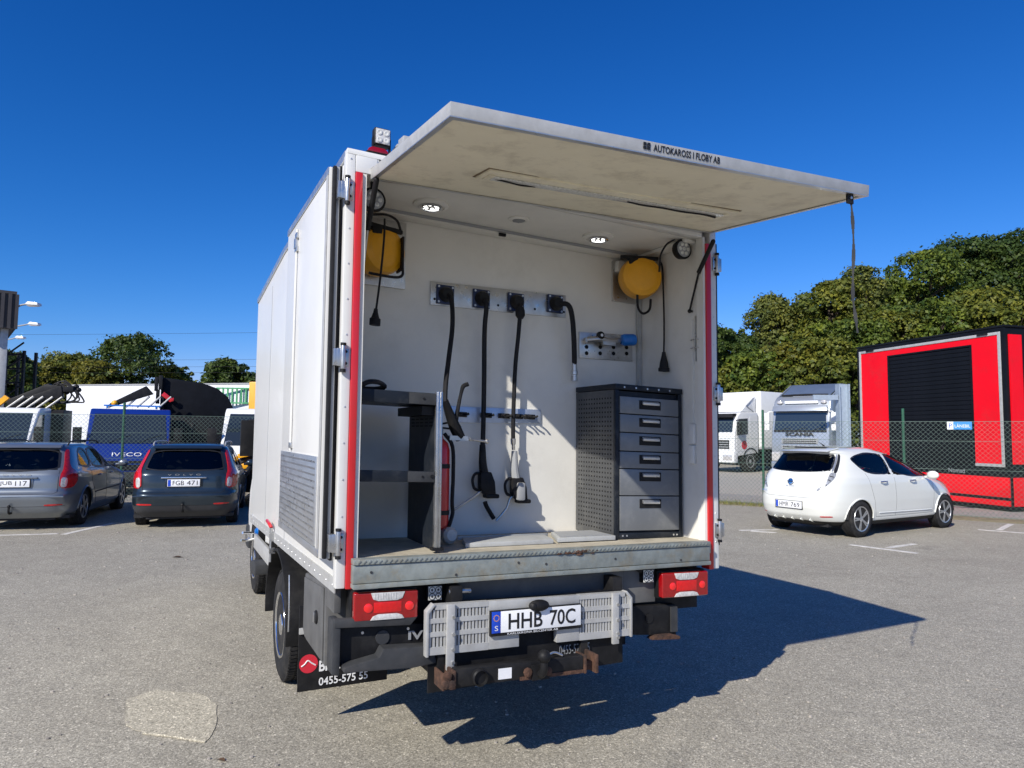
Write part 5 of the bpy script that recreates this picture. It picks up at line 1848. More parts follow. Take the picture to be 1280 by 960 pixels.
def crane(root, y0, k=1.0):
    """folded knuckle boom, local to a lorry"""
    c = MB().box(-2.35, -1.75, y0 - .3, y0 + .3, 1.0, 2.2).put('loader_crane', BLACK, root, bevel=.03)
    m = MB()
    m.hexa([(-2.2, y0 - .65, 2.25), (-1.95, y0 - .65, 2.25), (-1.95, y0 + .55, 2.78), (-2.2, y0 + .55, 2.78), (-2.2, y0 - .75, 2.50), (-1.95, y0 - .75, 2.50), (-1.95, y0 + .30, 3.02), (-2.2, y0 + .30, 3.02)])
    m.hexa([(-1.9, y0 - .35, 2.30), (-1.72, y0 - .35, 2.30), (-1.72, y0 + .75, 2.62), (-1.9, y0 + .75, 2.62), (-1.9, y0 - .40, 2.5), (-1.72, y0 - .40, 2.5), (-1.72, y0 + .70, 2.95), (-1.9, y0 + .70, 2.95)])
    m.hexa([(-1.93, y0 + .25, 2.75), (-1.75, y0 + .25, 2.75), (-1.75, y0 + 1.0, 2.78), (-1.93, y0 + 1.0, 2.78), (-1.93, y0 + .25, 2.98), (-1.75, y0 + .25, 2.98), (-1.75, y0 + 1.0, 2.92), (-1.93, y0 + 1.0, 2.92)])
    m.put('crane_boom', BLACK, c, bevel=.02)
    m = MB()
    for j in range(5):
        y = y0 - .38 + j * .24
        m.tube([(-1.66, y - .22, 2.28), (-1.66, y + .18, 2.62)], .028, n=8, k=1)
    m.put('hydraulic_ram', ALUW, c)
    MB().hexa([(-1.7, y0 - .95, 2.34), (-1.6, y0 - .95, 2.34), (-1.6, y0 - .65, 2.64), (-1.7, y0 - .65, 2.64), (-1.7, y0 - .84, 2.26), (-1.6, y0 - .84, 2.26), (-1.6, y0 - .54, 2.56), (-1.7, y0 - .54, 2.56)]).put('crane_decal', YELLOW, c)
    m = MB()
    rg = random.Random(7)
    for j in range(6):
        y = y0 + .55 + rg.random() * .35
        m.tube([(-1.9, y0 + .4, 2.9), (-1.85, y, 2.95 + rg.random() * .15), (-1.8, y + .38, 2.75 - rg.random() * .25), (-1.8, y + .2, 2.45 + rg.random() * .1), (-1.85, y0 + .3, 2.5)], .022, n=6)
    for j in range(9):
        m.sphere((-1.9 + rg.uniform(-.1, .1), y0 + .5 + j * .075, 2.85 + rg.uniform(-.1, .22)), .075, 8)
    m.put('hydraulic_hose', SEAL, c)
    return c


crane(wa, .45)
# black hooded attachment carried behind the blue cab
hood = MB()
pr_ = [(-.95, 1.7), (.95, 1.55), (1.12, 1.75), (1.10, 2.25), (.92, 2.62), (.60, 2.88), (.20, 3.02), (-.45, 3.10), (-.95, 3.15)]
hood.prism([(y + 1.62, z + .12) for y, z in pr_], 0, -3.1, -2.1)
hd = hood.put('black_hood', M('black_coated_steel', (.006, .007, .010), .6, var=.3, scale=4, spec=.12), iv, bevel=.05)
m = MB()
for y, z in ((.55, 3.27), (.66, 3.32), (.60, 2.9), (.72, 2.7)):
    m.box(-2.08, -1.96, y - .05, y + .05, z - .42, z)
m.put('hood_bracket', BLACK, hd, bevel=.01)
m = MB()
m.obox((-1.98, .85, 2.68), (.03, 0, 0), (0, .12, -.10), (0, .04, .05))
m.obox((-1.96, .98, 2.60), (.03, 0, 0), (0, .05, .02), (0, 0, .05))
m.put('red_hook', RED, hd, bevel=.01)
m = MB()
for j in range(4):
    m.tube([(-1.75, -.2 + j * .28, 2.35), (-1.75, .12 + j * .28, 2.68)], .028, n=8, k=1)
m.put('hydraulic_ram', ALUW, hd)
m = MB()
m.hexa([(-1.9, -.7, 2.30), (-1.7, -.7, 2.30), (-1.7, .5, 2.75), (-1.9, .5, 2.75), (-1.9, -.6, 2.45), (-1.7, -.6, 2.45), (-1.7, .3, 2.98), (-1.9, .3, 2.98)])
m.put('crane_boom', BLACK, hd, bevel=.02)
MB().sphere((-1.65, -.48, 2.45), .09, 10).put('boom_end', YELLOW, hd)
MB().box(-3.0, -1.8, .9, 2.6, .9, 2.1).put('machine_block', BLACK2, iv, bevel=.06)
m = MB()
for y in (.98, 1.25, 1.55):
    m.tube([(-1.2, y, 1.35), (-1.2, y, 1.75), (-1.2, y + .02, 1.9)], .06, n=8)
m.put('hose_bundle', SEAL, iv)
# greenish window pane and white machine roof to the right of the hood: a small digger cab
dg_ = thing('digger', 'black and yellow digger arm and cab standing beyond the dark estate car', 'digger', at(309, 16.4), toward)
m = MB()
m.tube([(.0, -.45, .15), (.15, -.15, .75), (.2, .1, 1.05), (.1, .42, 1.15)], [.10, .11, .10, .08], n=8)
m.tube([(.1, .35, 1.12), (.5, .2, .7), (.55, .1, .3)], .06, n=8)
m.put('arm', BLACK2, dg_)
m = MB()
m.hexa([(.28, -.42, .66), (.36, -.42, .66), (.36, .3, .90), (.28, .3, .90), (.28, -.42, .78), (.36, -.42, .78), (.36, .3, 1.04), (.28, .3, 1.04)])
m.obox((.34, .12, 1.16), (.04, 0, 0), (0, .14, .03), (0, -.01, .05))
m.put('arm_cover', YELLOW, dg_, bevel=.015)
m = MB()
m.box(-.9, .1, -.8, .6, .30, .85)
m.box(-.8, .3, -.9, -.5, .05, .45)
m.box(-.8, .3, .3, .7, .05, .45)
m.put('undercarriage', BLACK, dg_, bevel=.05)
m = MB()
for k in range(4):
    m.tube([(.2, -.3 + k * .16, .2 + k * .12), (.3, -.1 + k * .12, .55 + k * .14), (.25, .15 + k * .08, .9 + k * .08)], .018, n=6)
m.put('hydraulic_hose', SEAL, dg_)
m = MB()
m.box(-.12, .12, -.12, .12, 0, 3.2)
ym = thing('yellow_machine', 'tall yellow machine mast standing beside the green railing', 'machine', at(323, 22.5), toward)
m = MB()
m.box(-.2, .2, -.22, .22, .0, 3.25)
m.put('mast', YELLOW, ym, bevel=.03)
MB().box(-.24, .24, -.26, .26, 2.1, 2.2).put('mast_collar', BLACK, ym)
m = MB()
m.box(-.22, -.14, -.1, .1, 3.25, 3.32)
m.put('mast_cap', BLACK, ym)
# green railing far behind
gr = thing('green_railing', 'light green railing panel in front of the far small tree', 'railing', at(308, 31), toward + math.pi / 2)
for k in range(13):
    MB().box(-1.2 + k * .2 - .03, -1.2 + k * .2 + .03, -.03, .03, 2.95, 3.55).put('bar', M('railing_green', (.06, .30, .12), .5) if k == 0 else MATS['railing_green'], gr)
for z in (2.92, 3.56):
    MB().box(-1.3, 1.3, -.04, .04, z - .03, z + .03).put('rail', MATS['railing_green'], gr)
for x in (-1.25, 1.25):
    MB().box(x - .05, x + .05, -.05, .05, 0, 2.89).put('post', MATS['railing_green'], gr)

# long white trailer behind the left hand row
A = at(84, 33.5)
B = at(316, 31)
d = (B - A)
tl = thing('box_trailer', 'long white box trailer standing behind the row of lorries', 'trailer', A.lerp(B, .5), math.atan2(d.y, d.x))
ln = d.length / 2
MB().box(-ln, ln, 0, 2.55, 1.05, 3.74).put('body', BOXGREY, tl, bevel=.03)
MB().box(-ln - .01, ln + .01, -.02, 2.57, 3.745, 3.81).put('roof_rail', GREYT, tl)
MB().box(-ln - .01, ln + .01, -.02, -.0002, 1.0, 1.12).put('side_rail', GREYT, tl)
for k in range(1, 8):
    x = -ln + k * 2 * ln / 8
    MB().box(x - .012, x + .012, -.008, -.0005, 1.13, 3.74).put('panel_joint', BOXGREY, tl)
MB().box(-ln + .3, ln - .3, .6, 2.0, .75, 1.04).put('chassis', BLACK, tl)
for x in (-ln + 1.5, -ln + 2.8, ln - 2.0):
    for y, s in ((.0, -1), (2.55, 1)):
        wheel(tl, (x, y, .5), (0, s, 0), .5, .3, .29, rimmat=ALUW)
MB().box(-.1, .1, .9, 1.6, 0, .74).put('landing_leg', BLACK, tl)

# --- silver articulated lorry
S = thing('silver_lorry', 'silver heavy lorry with SCANIA on its grille beyond the white hatchback', 'truck', at(999, 31.0), math.atan2(-.36, -.93))
p = [(-2.25, .55), (.0, .35), (.10, .75), (.08, 1.35), (.02, 1.95), (-.14, 2.85), (-.30, 3.28), (-.60, 3.48), (-2.25, 3.50)]
MB().prism(p, 1, -1.24, 1.24).put('cab', LGREY, S, bevel=.07, seg=3)
MB().hexa([(.035, -1.12, 1.98), (.035, 1.12, 1.98), (.055, 1.12, 1.98), (.055, -1.12, 1.98), (-.095, -1.08, 2.74), (-.095, 1.08, 2.74), (-.075, 1.08, 2.74), (-.075, -1.08, 2.74)]).put('windscreen', CARGLASS, S)
MB().hexa([(-.06, -1.18, 2.80), (-.06, 1.18, 2.80), (.16, 1.18, 2.80), (.16, -1.18, 2.80), (-.14, -1.16, 3.04), (-.14, 1.16, 3.04), (.06, 1.16, 3.04), (.06, -1.16, 3.04)]).put('sun_visor', LGREY, S, bevel=.03)
MB().hexa([(.045, -1.13, 1.90), (.045, 1.13, 1.90), (.066, 1.13, 1.90), (.066, -1.13, 1.90), (.03, -1.13, 1.975), (.03, 1.13, 1.975), (.052, 1.13, 1.975), (.052, -1.13, 1.975)]).put('screen_base', BLACK2, S)
m = MB()
for y in (-.8, -.1, .6):
    m.tube([(.07, y, 1.97), (.05, y + .2, 2.05), (.045, y + .45, 2.07)], .012, n=6)
m.put_each('wiper', BLACK2, S)
MB().box(-.25, -.16, -.72, .72, 3.14, 3.26).put('roof_lamp_panel', PLATEW, S, bevel=.02)
for y in (-.95, .95):
    MB().sphere((-.20, y, 3.20), .11, 12, (.5, 1.2, .8)).put('roof_lamp', CLRTL, S)
m = MB()
for k in range(3):
    m.box(.05, .09, -.12 + k * .12 - .03, -.12 + k * .12 + .03, 2.93, 2.97)
m.put('visor_lamp', REDTL, S)
text('grille_lettering', 'SCANIA', (.085, -.62, 1.72), (0, 1.24, 0), (-.02, 0, .16), INK, S, .02, False, .04)
for z0, z1 in ((1.38, 1.62), (1.08, 1.30), (.84, 1.02)):
    g = MB().box(.085, .11, -.78, .78, z0, z1).put('grille', GREYT, S, bevel=.01)
    for k in range(3):
        zz = z0 + (k + .5) * (z1 - z0) / 3
        MB().box(.112, .122, -.72, .72, zz - .02, zz + .012).put('grille_slat', BLACK2, g)
for s in (-1, 1):
    MB().prism([(.02, .62), (.12, .62), (.12, .98), (.05, 1.05)], 1, s * 1.22 - .36 * (s > 0), s * 1.22 + .36 * (s < 0)).put('headlight', CLRTL, S, bevel=.02)
    MB().prism([(-.25, 2.0), (-.38, 2.70), (-1.15, 2.70), (-1.15, 1.98)], 1, s * 1.241 - .004, s * 1.241 + .004).put('side_window', CARGLASS, S)
    MB().prism([(-.20, 1.0), (-.24, 1.93), (-1.22, 1.93), (-1.22, 1.0)], 1, s * 1.243 - .004, s * 1.243 + .004).put('cab_door', LGREY, S)
    m = MB()
    m.obox((.02, s * 1.44, 2.50), (.05, 0, 0), (0, .11, 0), (0, 0, .24))
    m.obox((.02, s * 1.44, 2.10), (.05, 0, 0), (0, .11, 0), (0, 0, .13))
    m.tube([(-.1, s * 1.2, 2.78), (.0, s * 1.36, 2.78), (.02, s * 1.42, 2.72)], .03)
    m.put('door_mirror', LW, S, bevel=.03)
    wheel(S, (-.95, s * 1.2, .5), (0, s, 0), .5, .32, .29, rimmat=ALUW)
    wheel(S, (-4.3, s * 1.2, .5), (0, s, 0), .5, .5, .29, rimmat=ALUW)
    MB().prism([(-.6, 3.48), (-2.2, 3.49), (-2.3, 4.10), (-2.05, 4.08)], 1, s * 1.16 - .03, s * 1.16 + .03).put('roof_fairing', LGREY, S, bevel=.01)
MB().hexa([(-.75, -1.05, 3.50), (-.75, 1.05, 3.50), (-.70, 1.05, 3.52), (-.70, -1.05, 3.52), (-2.2, -1.12, 4.06), (-2.2, 1.12, 4.06), (-2.16, 1.12, 4.10), (-2.16, -1.12, 4.10)]).put('roof_deflector', LGREYD, S, bevel=.01)
MB().tube([(-.62, -1.0, 3.53), (-.60, 0, 3.55), (-.62, 1.0, 3.53)], .04).put('lamp_bar', BLACK2, S)
MB().box(-.1, .16, -1.24, 1.24, .32, .60).put('bumper', LGREY, S, bevel=.05)
MB().box(-5.5, -.5, -.45, .45, .55, .85).put('chassis', BLACK, S)
MB().box(-2.27, -2.2, -1.2, 1.2, .8, 3.4).put('cab_back', GREYT, S)

# --- white rigid lorry
hdg = Vector((-.80 * rt.x - .60 * fw.x, -.80 * rt.y - .60 * fw.y, 0)).normalized()
lf = Vector((-hdg.y, hdg.x, 0))
W_ = thing('white_box_lorry', 'white rigid box lorry with a red roundel on its cab door', 'truck', at(951, 33.8) - lf * 1.27, math.atan2(hdg.y, hdg.x))
MB().box(-6.5, 0, -1.27, 1.27, 1.15, 3.84).put('box_body', LW, W_, bevel=.04)
MB().box(-6.5, .003, -1.28, 1.28, 1.08, 1.149).put('body_sill', GREYT, W_)
MB().prism([(.12, .9), (1.9, .75), (2.0, 1.2), (1.95, 1.85), (1.75, 2.62), (1.5, 2.80), (.12, 2.82)], 1, -1.18, 1.18).put('cab', LW, W_, bevel=.06, seg=3)
MB().hexa([(1.955, -1.05, 1.88), (1.955, 1.05, 1.88), (1.975, 1.05, 1.88), (1.975, -1.05, 1.88), (1.775, -1.0, 2.56), (1.775, 1.0, 2.56), (1.795, 1.0, 2.56), (1.795, -1.0, 2.56)]).put('windscreen', CARGLASS, W_)
MB().hexa([(1.72, -1.12, 2.60), (1.72, 1.12, 2.60), (2.05, 1.12, 2.56), (2.05, -1.12, 2.56), (1.70, -1.12, 2.74), (1.70, 1.12, 2.74), (1.95, 1.12, 2.72), (1.95, -1.12, 2.72)]).put('sun_visor', BLACK2, W_, bevel=.02)
for s in (-1, 1):
    MB().prism([(.95, 1.78), (1.78, 1.72), (1.66, 2.48), (.95, 2.52)], 1, s * 1.181 - .005, s * 1.181 + .005).put('side_window', CARGLASS, W_)
    MB().prism([(.88, 1.0), (1.80, 1.0), (1.83, 1.68), (.88, 1.72)], 1, s * 1.183 - .005, s * 1.183 + .005).put('cab_door', LW, W_)
    MB().cyl((1.25, s * 1.188, 1.28), (1.25, s * 1.196, 1.28), .20, n=24).put('door_roundel', LOGO, W_)
    wheel(W_, (.75, s * 1.17, .52), (0, s, 0), .52, .3, .30, rimmat=GREYT)
    wheel(W_, (-4.6, s * 1.17, .52), (0, s, 0), .52, .5, .30, rimmat=GREYT)
    m = MB()
    m.obox((1.85, s * 1.36, 2.05), (.05, 0, 0), (0, .1, 0), (0, 0, .28))
    m.tube([(1.8, s * 1.15, 2.42), (1.85, s * 1.3, 2.42), (1.85, s * 1.35, 2.32)], .025)
    m.put('door_mirror', BLACK2, W_, bevel=.02)
    MB().prism([(-.2, .55), (-3.8, .55), (-3.8, .98), (-.2, .98)], 1, s * 1.18 - .02, s * 1.18 + .02).put('side_guard', BLACK, W_)
MB().prism([(.12, 2.83), (1.3, 2.83), (.2, 3.6), (.12, 3.6)], 1, -1.05, 1.05).put('roof_deflector', LW, W_, bevel=.03)
MB().box(1.75, 2.06, -1.2, 1.2, .45, .95).put('bumper', LW, W_, bevel=.05)
g = MB().box(1.96, 2.0, -.9, .9, 1.1, 1.5).put('grille', BLACK2, W_)
for k in range(3):
    MB().box(2.001, 2.012, -.86, .86, 1.16 + k * .11, 1.20 + k * .11).put('grille_slat', GREYT, g)
for s in (-1, 1):
    MB().box(2.061, 2.075, s * .85 - .25, s * .85 + .25, .58, .82).put('headlight', CLRTL, W_, bevel=.01)
    n = 14
    vs = []
    for k in range(n + 1):
        t = math.pi * k / n
        for yy in (.85, 1.2):
            for rr in (.58, .63):
                vs.append((.75 - rr * math.cos(t), s * yy, .52 + rr * math.sin(t)))
    fs = []
    for k in range(n):
        a, b = k * 4, k * 4 + 4
        fs += [(a, a + 2, b + 2, b), (a + 1, b + 1, b + 3, a + 3), (a, b, b + 1, a + 1), (a + 2, a + 3, b + 3, b + 2)]
    m = MB()
    m.add(vs, fs)
    m.put('wheel_wing', BLACK2, W_)
    MB().prism([(.18, 1.2), (.80, 1.2), (.80, 2.6), (.18, 2.7)], 1, s * 1.181 - .004, s * 1.181 + .004).put('sleeper_panel', LW, W_)
    MB().tube([(.3, s * 1.05, 2.85), (.9, s * 1.06, 3.12), (.3, s * 1.05, 3.5)], .03, n=6, k=1).put('deflector_bracket', GREYT, W_)
MB().box(-6.3, 1.7, -.45, .45, .6, .95).put('chassis', BLACK, W_)

# --- steel pillar beside the silver lorry
sp0 = thing('steel_pillar', 'pale blue grey steel pillar between the silver lorry and red kiosk', 'pillar', at(1053, 29), toward)
m = MB()
m.box(-.18, .18, -.22, -.17, 0, 3.85)
m.box(-.18, .18, .17, .22, 0, 3.85)
m.box(-.02, .02, -.1695, .1695, 0, 3.85)
m.put('column', M('galvanised_pillar', (.38, .45, .52), .5, .35, var=.1, scale=6), sp0)
MB().box(-.3, .3, -.3, .3, 0, .04).put('base_plate', GREYT, sp0)
MB().obox((.1, -.75, 3.3), (.05, 0, 0), (0, .5, 0), (0, 0, .10)).put('bracket_arm', MATS['galvanised_pillar'], sp0)
m = MB()
for k in range(10):
    m.cyl((.18, .195, .4 + k * .35), (.192, .195, .4 + k * .35), .02, n=8)
m.put('column_bolt', GREYT, sp0)

# --- red kiosk trailer; local x along its front from its far end, y into it
KRED = M('kiosk_red', (.76, .002, .012), .5, var=.05, scale=1.2, spec=.25, dirt=(.42, .03, .03), dscale=1.6, damt=.45, rvar=.12)
KBLK = M('kiosk_black', (.0055, .0065, .009), .5, var=.3, scale=2, spec=.18)
KA, KB_ = Vector((17.669, 10.937, 0)), Vector((16.806, 6.358, 0))
kd = KB_ - KA
K = thing('red_kiosk', 'red kiosk trailer with a closed black roller shutter behind the wire fence', 'kiosk', KA, math.atan2(kd.y, kd.x))
KL, KD, KH = 4.66, 2.5, 4.36
MB().box(.02, KL - .02, .03, KD, .05, KH - .06).put('shell', KBLK, K)
MB().box(0, KL, 0, .08, .80, 1.02).put('front_band', KBLK, K)
MB().box(-.02, KL + .02, -.03, KD + .02, KH - .05, KH).put('roof', KBLK, K, bevel=.01)
for x0, x1 in ((0, .075), (KL - .09, KL)):
    MB().box(x0, x1, -.02, .029, .80, KH - .06).put('corner_post', KBLK, K)
MB().box(.076, KL - .091, -.018, .029, KH - .14, KH - .061).put('top_rail', KBLK, K)
MB().prism([(.15, 1.10), (1.13, 1.10), (1.13, 3.99), (3.80, 3.99), (3.80, 1.10), (KL - .17, 1.10), (KL - .17, KH - .22), (.15, KH - .22)], 1, -.012, .0285).put('red_panel', KRED, K)
for x0, x1, z0, z1 in ((.078, .148, 1.02, KH - .15), (KL - .168, KL - .093, 1.03, KH - .15), (.149, KL - .169, KH - .219, KH - .15), (3.80, KL - .169, 1.03, 1.098)):
    MB().box(x0, x1, -.03, .028, z0, z1).put('silver_trim', ALUW, K, bevel=.004)
for k in range(26):
    z = 1.10 + k * .1095
    s = MB().prism([(.0, z), (.018, z + .004), (.028, z + .0), (.028, z + .104), (.014, z + .104), (.0, z + .088)], 0, 1.20, 3.74)
    if k == 0:
        s0 = s.put('shutter_slat', KBLK, K)
    else:
        o = s0.copy()
        COL.objects.link(o)
        o.parent = K
        o.location = (0, 0, k * .1095)
MB().box(1.1315, 1.199, -.014, .028, 1.03, 3.988).put('shutter_guide', KBLK, K)
MB().box(3.741, 3.7985, -.014, .028, 1.03, 3.988).put('shutter_guide', KBLK, K)
MB().box(1.20, 3.74, -.02, .028, 3.945, 3.989).put('shutter_box', KBLK, K)
for x in (.52, 4.12):
    MB().box(x - .14, x + .14, -.06, -.0305, KH - .19, KH - .15).put('panel_hinge', BLACK2, K, bevel=.006)
text('kiosk_lettering', 'Nomad', (3.02, -.0012, .84), (.46, 0, 0), (0, 0, .10), GINK, K, .004)
MB().box(.02, KL - .02, -.02, .0295, .33, .79).put('lower_panel', KRED, K, bevel=.004)
MB().box(.02, KL - .02, -.012, .0294, .26, .325).put('skirt_stripe', KBLK, K)
MB().box(.02, KL - .02, -.02, .0295, .13, .255).put('lower_panel', KRED, K, bevel=.004)
MB().box(KL - .019, KL + .012, .12, KD - .1, 1.1, KH - .22).put('end_panel', KRED, K)
MB().box(KL - .019, KL + .010, .12, KD - .1, .13, .79).put('end_panel', KRED, K)
MB().box(-.012, .019, .12, KD - .1, 1.1, KH - .22).put('end_panel', KRED, K)
MB().box(KL + .0125, KL + .02, .5, .62, 1.1, KH - .22).put('end_post', KBLK, K)

# ------------------------------------------------------------------ WIRE FENCES
FGREEN = M('fence_green', (.022, .10, .055), .5, var=.12, scale=8)
WIRE = M('fence_wire', (.12, .17, .14), .5, .2)


def fence(label, P0, dr, t0, t1, posts, ht=2.05, hp=2.33):
    c = thing('wire_fence', label, 'fence', (P0[0], P0[1], 0), math.atan2(dr[1], dr[0]))
    for t in posts:
        m = MB()
        m.cyl((t, 0, -.1), (t, 0, hp), .030, n=12)
        m.sphere((t, 0, hp), .033, 10, (1, 1, .5))
        o = m.put('post', FGREEN, c)
    m = MB()
    p = .098
    k = 0
    t = t0 - ht
    r = .0030
    yo = -.036
    while t < t1:
        for s in (1, -1):
            a = (t, 0.03) if s > 0 else (t, ht)
            b = (t + ht - .03, ht) if s > 0 else (t + ht - .03, .03)
            # clip to the span
            (x0, z0), (x1, z1) = a, b
            if x0 < t0:
                z0 += (t0 - x0) * s
                x0 = t0
            if x1 > t1:
                z1 -= (x1 - t1) * s
                x1 = t1
            if x1 <= x0: continue
            m.hexa([(x0, yo - r, z0 - r), (x0, yo + r, z0 - r), (x0, yo + r, z0 + r), (x0, yo - r, z0 + r), (x1, yo - r, z1 - r), (x1, yo + r, z1 - r), (x1, yo + r, z1 + r), (x1, yo - r, z1 + r)])
        t += p
    m.put('wire_mesh', WIRE, c, kind='stuff', smooth=False)
    for z in (ht, ht - .42, ht * .5, .06):
        MB().box(t0, t1, yo - .003, yo + .003, z - .004, z + .004).put('tension_wire', WIRE, c)
    return c


fence('green wire mesh fence in front of the red kiosk and heavy lorries', (12.507, 9.658), (.4948, -.869), -9.2, 8.6, (-9.15, -6.1, -3.05, 0.0, 3.05, 6.1, 8.6))
fence('green wire mesh fence between the estate cars and the light lorries', (-1.62, 15.95), (.986, -.165), -9.5, 9.2, (-9.5, -6.4, -3.2, 0.0, 3.2, 6.4, 9.2))
sg = thing('parking_sign', 'small blue and white sign hanging on the wire fence', 'sign', (12.507 + .4948 * 4.11, 9.658 - .869 * 4.11, 1.88), math.atan2(-.869, .4948))
MB().box(-.225, .225, -.050, -.043, .0, .165).put('sign_board', M('sign_blue', (.04, .24, .62), .4), sg)
MB().box(-.225, -.11, -.054, -.0502, .0, .165).put('sign_emblem_field', PLATEW, sg)
text('sign_lettering', 'LÅNEBIL', (-.085, -.0503, .042), (.28, 0, 0), (0, 0, .085), WINK, sg, .003)
text('sign_lettering', 'P', (-.19, -.0543, .035), (.055, 0, 0), (0, 0, .095), PLATEB, sg, .002)

# ------------------------------------------------------------------ BUILDING AND LAMPS AT THE LEFT EDGE
RIBM = M('dark_ribbed_cladding', (.055, .05, .05), .6, var=.15, scale=3)
b0 = at(0, 20.3)
bd = thing('ribbed_canopy', 'dark ribbed canopy end on a white post at the picture edge', 'building', b0, toward + math.pi / 2 + R_(39))
# local x = to the right in the picture
MB().box(-4.0, .26, .1, 4.2, 4.62, 5.62).put('canopy', RIBM, bd)
MB().box(-4.02, .28, .06, 4.22, 5.62, 5.70).put('canopy_coping', RIBM, bd)
for k in range(26):
    x = -4.0 + k * .17
    MB().box(x, x + .085, .03, .0995, 4.60, 5.615).put('cladding_rib', RIBM, bd)
for k in range(20):
    y = .2 + k * .2
    MB().box(.2605, .30, y, y + .1, 4.60, 5.615).put('cladding_rib', RIBM, bd)
MB().box(-.35, -.12, .3, .6, 0, 4.615).put('post', ALUW, bd, bevel=.01)
MB().box(-.05, .14, .3, .6, 0, 4.615).put('post', ALUW, bd, bevel=.01)
MB().box(-4.0, -1.2, 1.0, 4.2, 0, 4.615).put('wall', BOXGREY, bd)
for (px, dp, z, g) in ((0, 22, 5.15, 1.0), (1, 27, 5.60, 1.25), (1, 33, 5.85, 1.0)):
    q = at(px, dp)
    l = thing('yard_lamp', {22: 'pale yard lamp on an upward bent arm next to the ribbed canopy', 27: 'pale yard lamp on a near level arm between two others', 33: 'lowest and smallest yard lamp far behind the canopy'}[dp], 'lamp', q, toward + math.pi / 2, 'yard lamps by the canopy')
    top = z + (.45 if dp == 22 else .12)
    x1 = .72 if dp == 22 else (.98 if dp == 27 else .62)
    MB().box(-.06, .06, -.06, .06, 0, z + .02).put('pole', GREYT, l)
    MB().tube([(0, 0, z - .15), (.15, 0, z), (x1 * .6, 0, top - .08), (x1, 0, top)], .028, n=8).put('arm', GREYT, l)
    MB().prism([(x1 - .05, top - .03), (x1 + .38, top - .06), (x1 + .36, top + .03), (x1 + .05, top + .07)], 1, -.11, .11).put('lamp_head', LW, l, bevel=.02)
    MB().box(x1 + .02, x1 + .32, -.08, .08, top - .075, top - .058).put('lamp_glass', CLRTL, l)
# dark stair tower
st_ = thing('steel_tower', 'dark open steel tower between the canopy post and the hedge', 'tower', at(17, 24), toward + math.pi / 2)
for x in (-.3, .3):
    for y in (0, .6):
        MB().box(x - .04, x + .04, y - .04, y + .04, 0, 4.35).put('upright', BLACK, st_)
for k in range(9):
    z = .35 + k * .48
    MB().box(-.259, .259, -.03, .03, z, z + .06).put('rung', BLACK, st_)
    MB().obox((0, .0, z + .24), (.27, 0, .2), (0, .015, 0), (-.015, 0, .02)).put('brace', BLACK, st_)
MB().box(-.36, .36, -.05, .66, 1.9, 2.4).put('platform', BLACK, st_)

# power lines
m = None
for i, (z, sag, dp) in enumerate(((6.2, .5, 62), (5.6, .5, 62), (5.1, .5, 62), (8.2, .5, 60))):
    a, b = at(-700, dp + 6, z + 2), at(900, dp - 6, z + 2)
    c = thing('power_line', ['uppermost of three thin cables before the far oak', 'middle of three thin cables before the far oak', 'lowest of three thin cables before the far oak', 'single thin cable passing high over the far oak crown'][i], 'cable', a, 0, 'overhead cables')
    c['org'] = tuple(a)
    MB().tube([a.lerp(b, t) + Vector((0, 0, -sag * 8 * t * (1 - t) * .5)) for t in np.linspace(0, 1, 12)], .010, n=5, k=1).put('cable', BLACK, c)


# ------------------------------------------------------------------ TREES
def leafmat(name, col, tr=.32):
    m = bpy.data.materials.new(name)
    m.use_nodes = True
    nt = m.node_tree
    b = nt.nodes['Principled BSDF']
    out = nt.nodes['Material Output']
    g = nt.nodes.new('ShaderNodeNewGeometry')
    r = nt.nodes.new('ShaderNodeValToRGB')
    e = r.color_ramp.elements
    e[0].position, e[0].color = 0, (col[0] * .55, col[1] * .6, col[2] * .6, 1)
    e[1].position, e[1].color = 1, (min(1, col[0] * 1.75), col[1] * 1.4, col[2] * 1.0, 1)
    nt.links.new(g.outputs['Random Per Island'], r.inputs['Fac'])
    tc = nt.nodes.new('ShaderNodeTexCoord')
    n = nt.nodes.new('ShaderNodeTexNoise')
    n.inputs['Scale'].default_value = .55
    n.inputs['Detail'].default_value = 3
    nt.links.new(tc.outputs['Object'], n.inputs['Vector'])
    r2 = nt.nodes.new('ShaderNodeValToRGB')  # noise tint paints shade contrast between leaf clumps into the colour
    r2.color_ramp.elements[0].position, r2.color_ramp.elements[0].color = .35, (.60, .72, .80, 1)
    r2.color_ramp.elements[1].position, r2.color_ramp.elements[1].color = .68, (1.5, 1.28, .85, 1)
    nt.links.new(n.outputs['Fac'], r2.inputs['Fac'])
    x = nt.nodes.new('ShaderNodeMix')
    x.data_type = 'RGBA'
    x.blend_type = 'MULTIPLY'
    x.inputs['Factor'].default_value = 1
    nt.links.new(r.outputs[0], [i for i in x.inputs if i.name == 'A' and i.type == 'RGBA'][0])
    nt.links.new(r2.outputs[0], [i for i in x.inputs if i.name == 'B' and i.type == 'RGBA'][0])
    c = [o for o in x.outputs if o.type == 'RGBA'][0]
    nt.links.new(c, b.inputs['Base Color'])
    b.inputs['Roughness'].default_value = .55
    b.inputs['Specular IOR Level'].default_value = .3
    t = nt.nodes.new('ShaderNodeBsdfTranslucent')
    nt.links.new(c, t.inputs['Color'])
    s = nt.nodes.new('ShaderNodeMixShader')
    s.inputs[0].default_value = tr
    nt.links.new(b.outputs[0], s.inputs[1])
    nt.links.new(t.outputs[0], s.inputs[2])
    nt.links.new(s.outputs[0], out.inputs['Surface'])
    return m


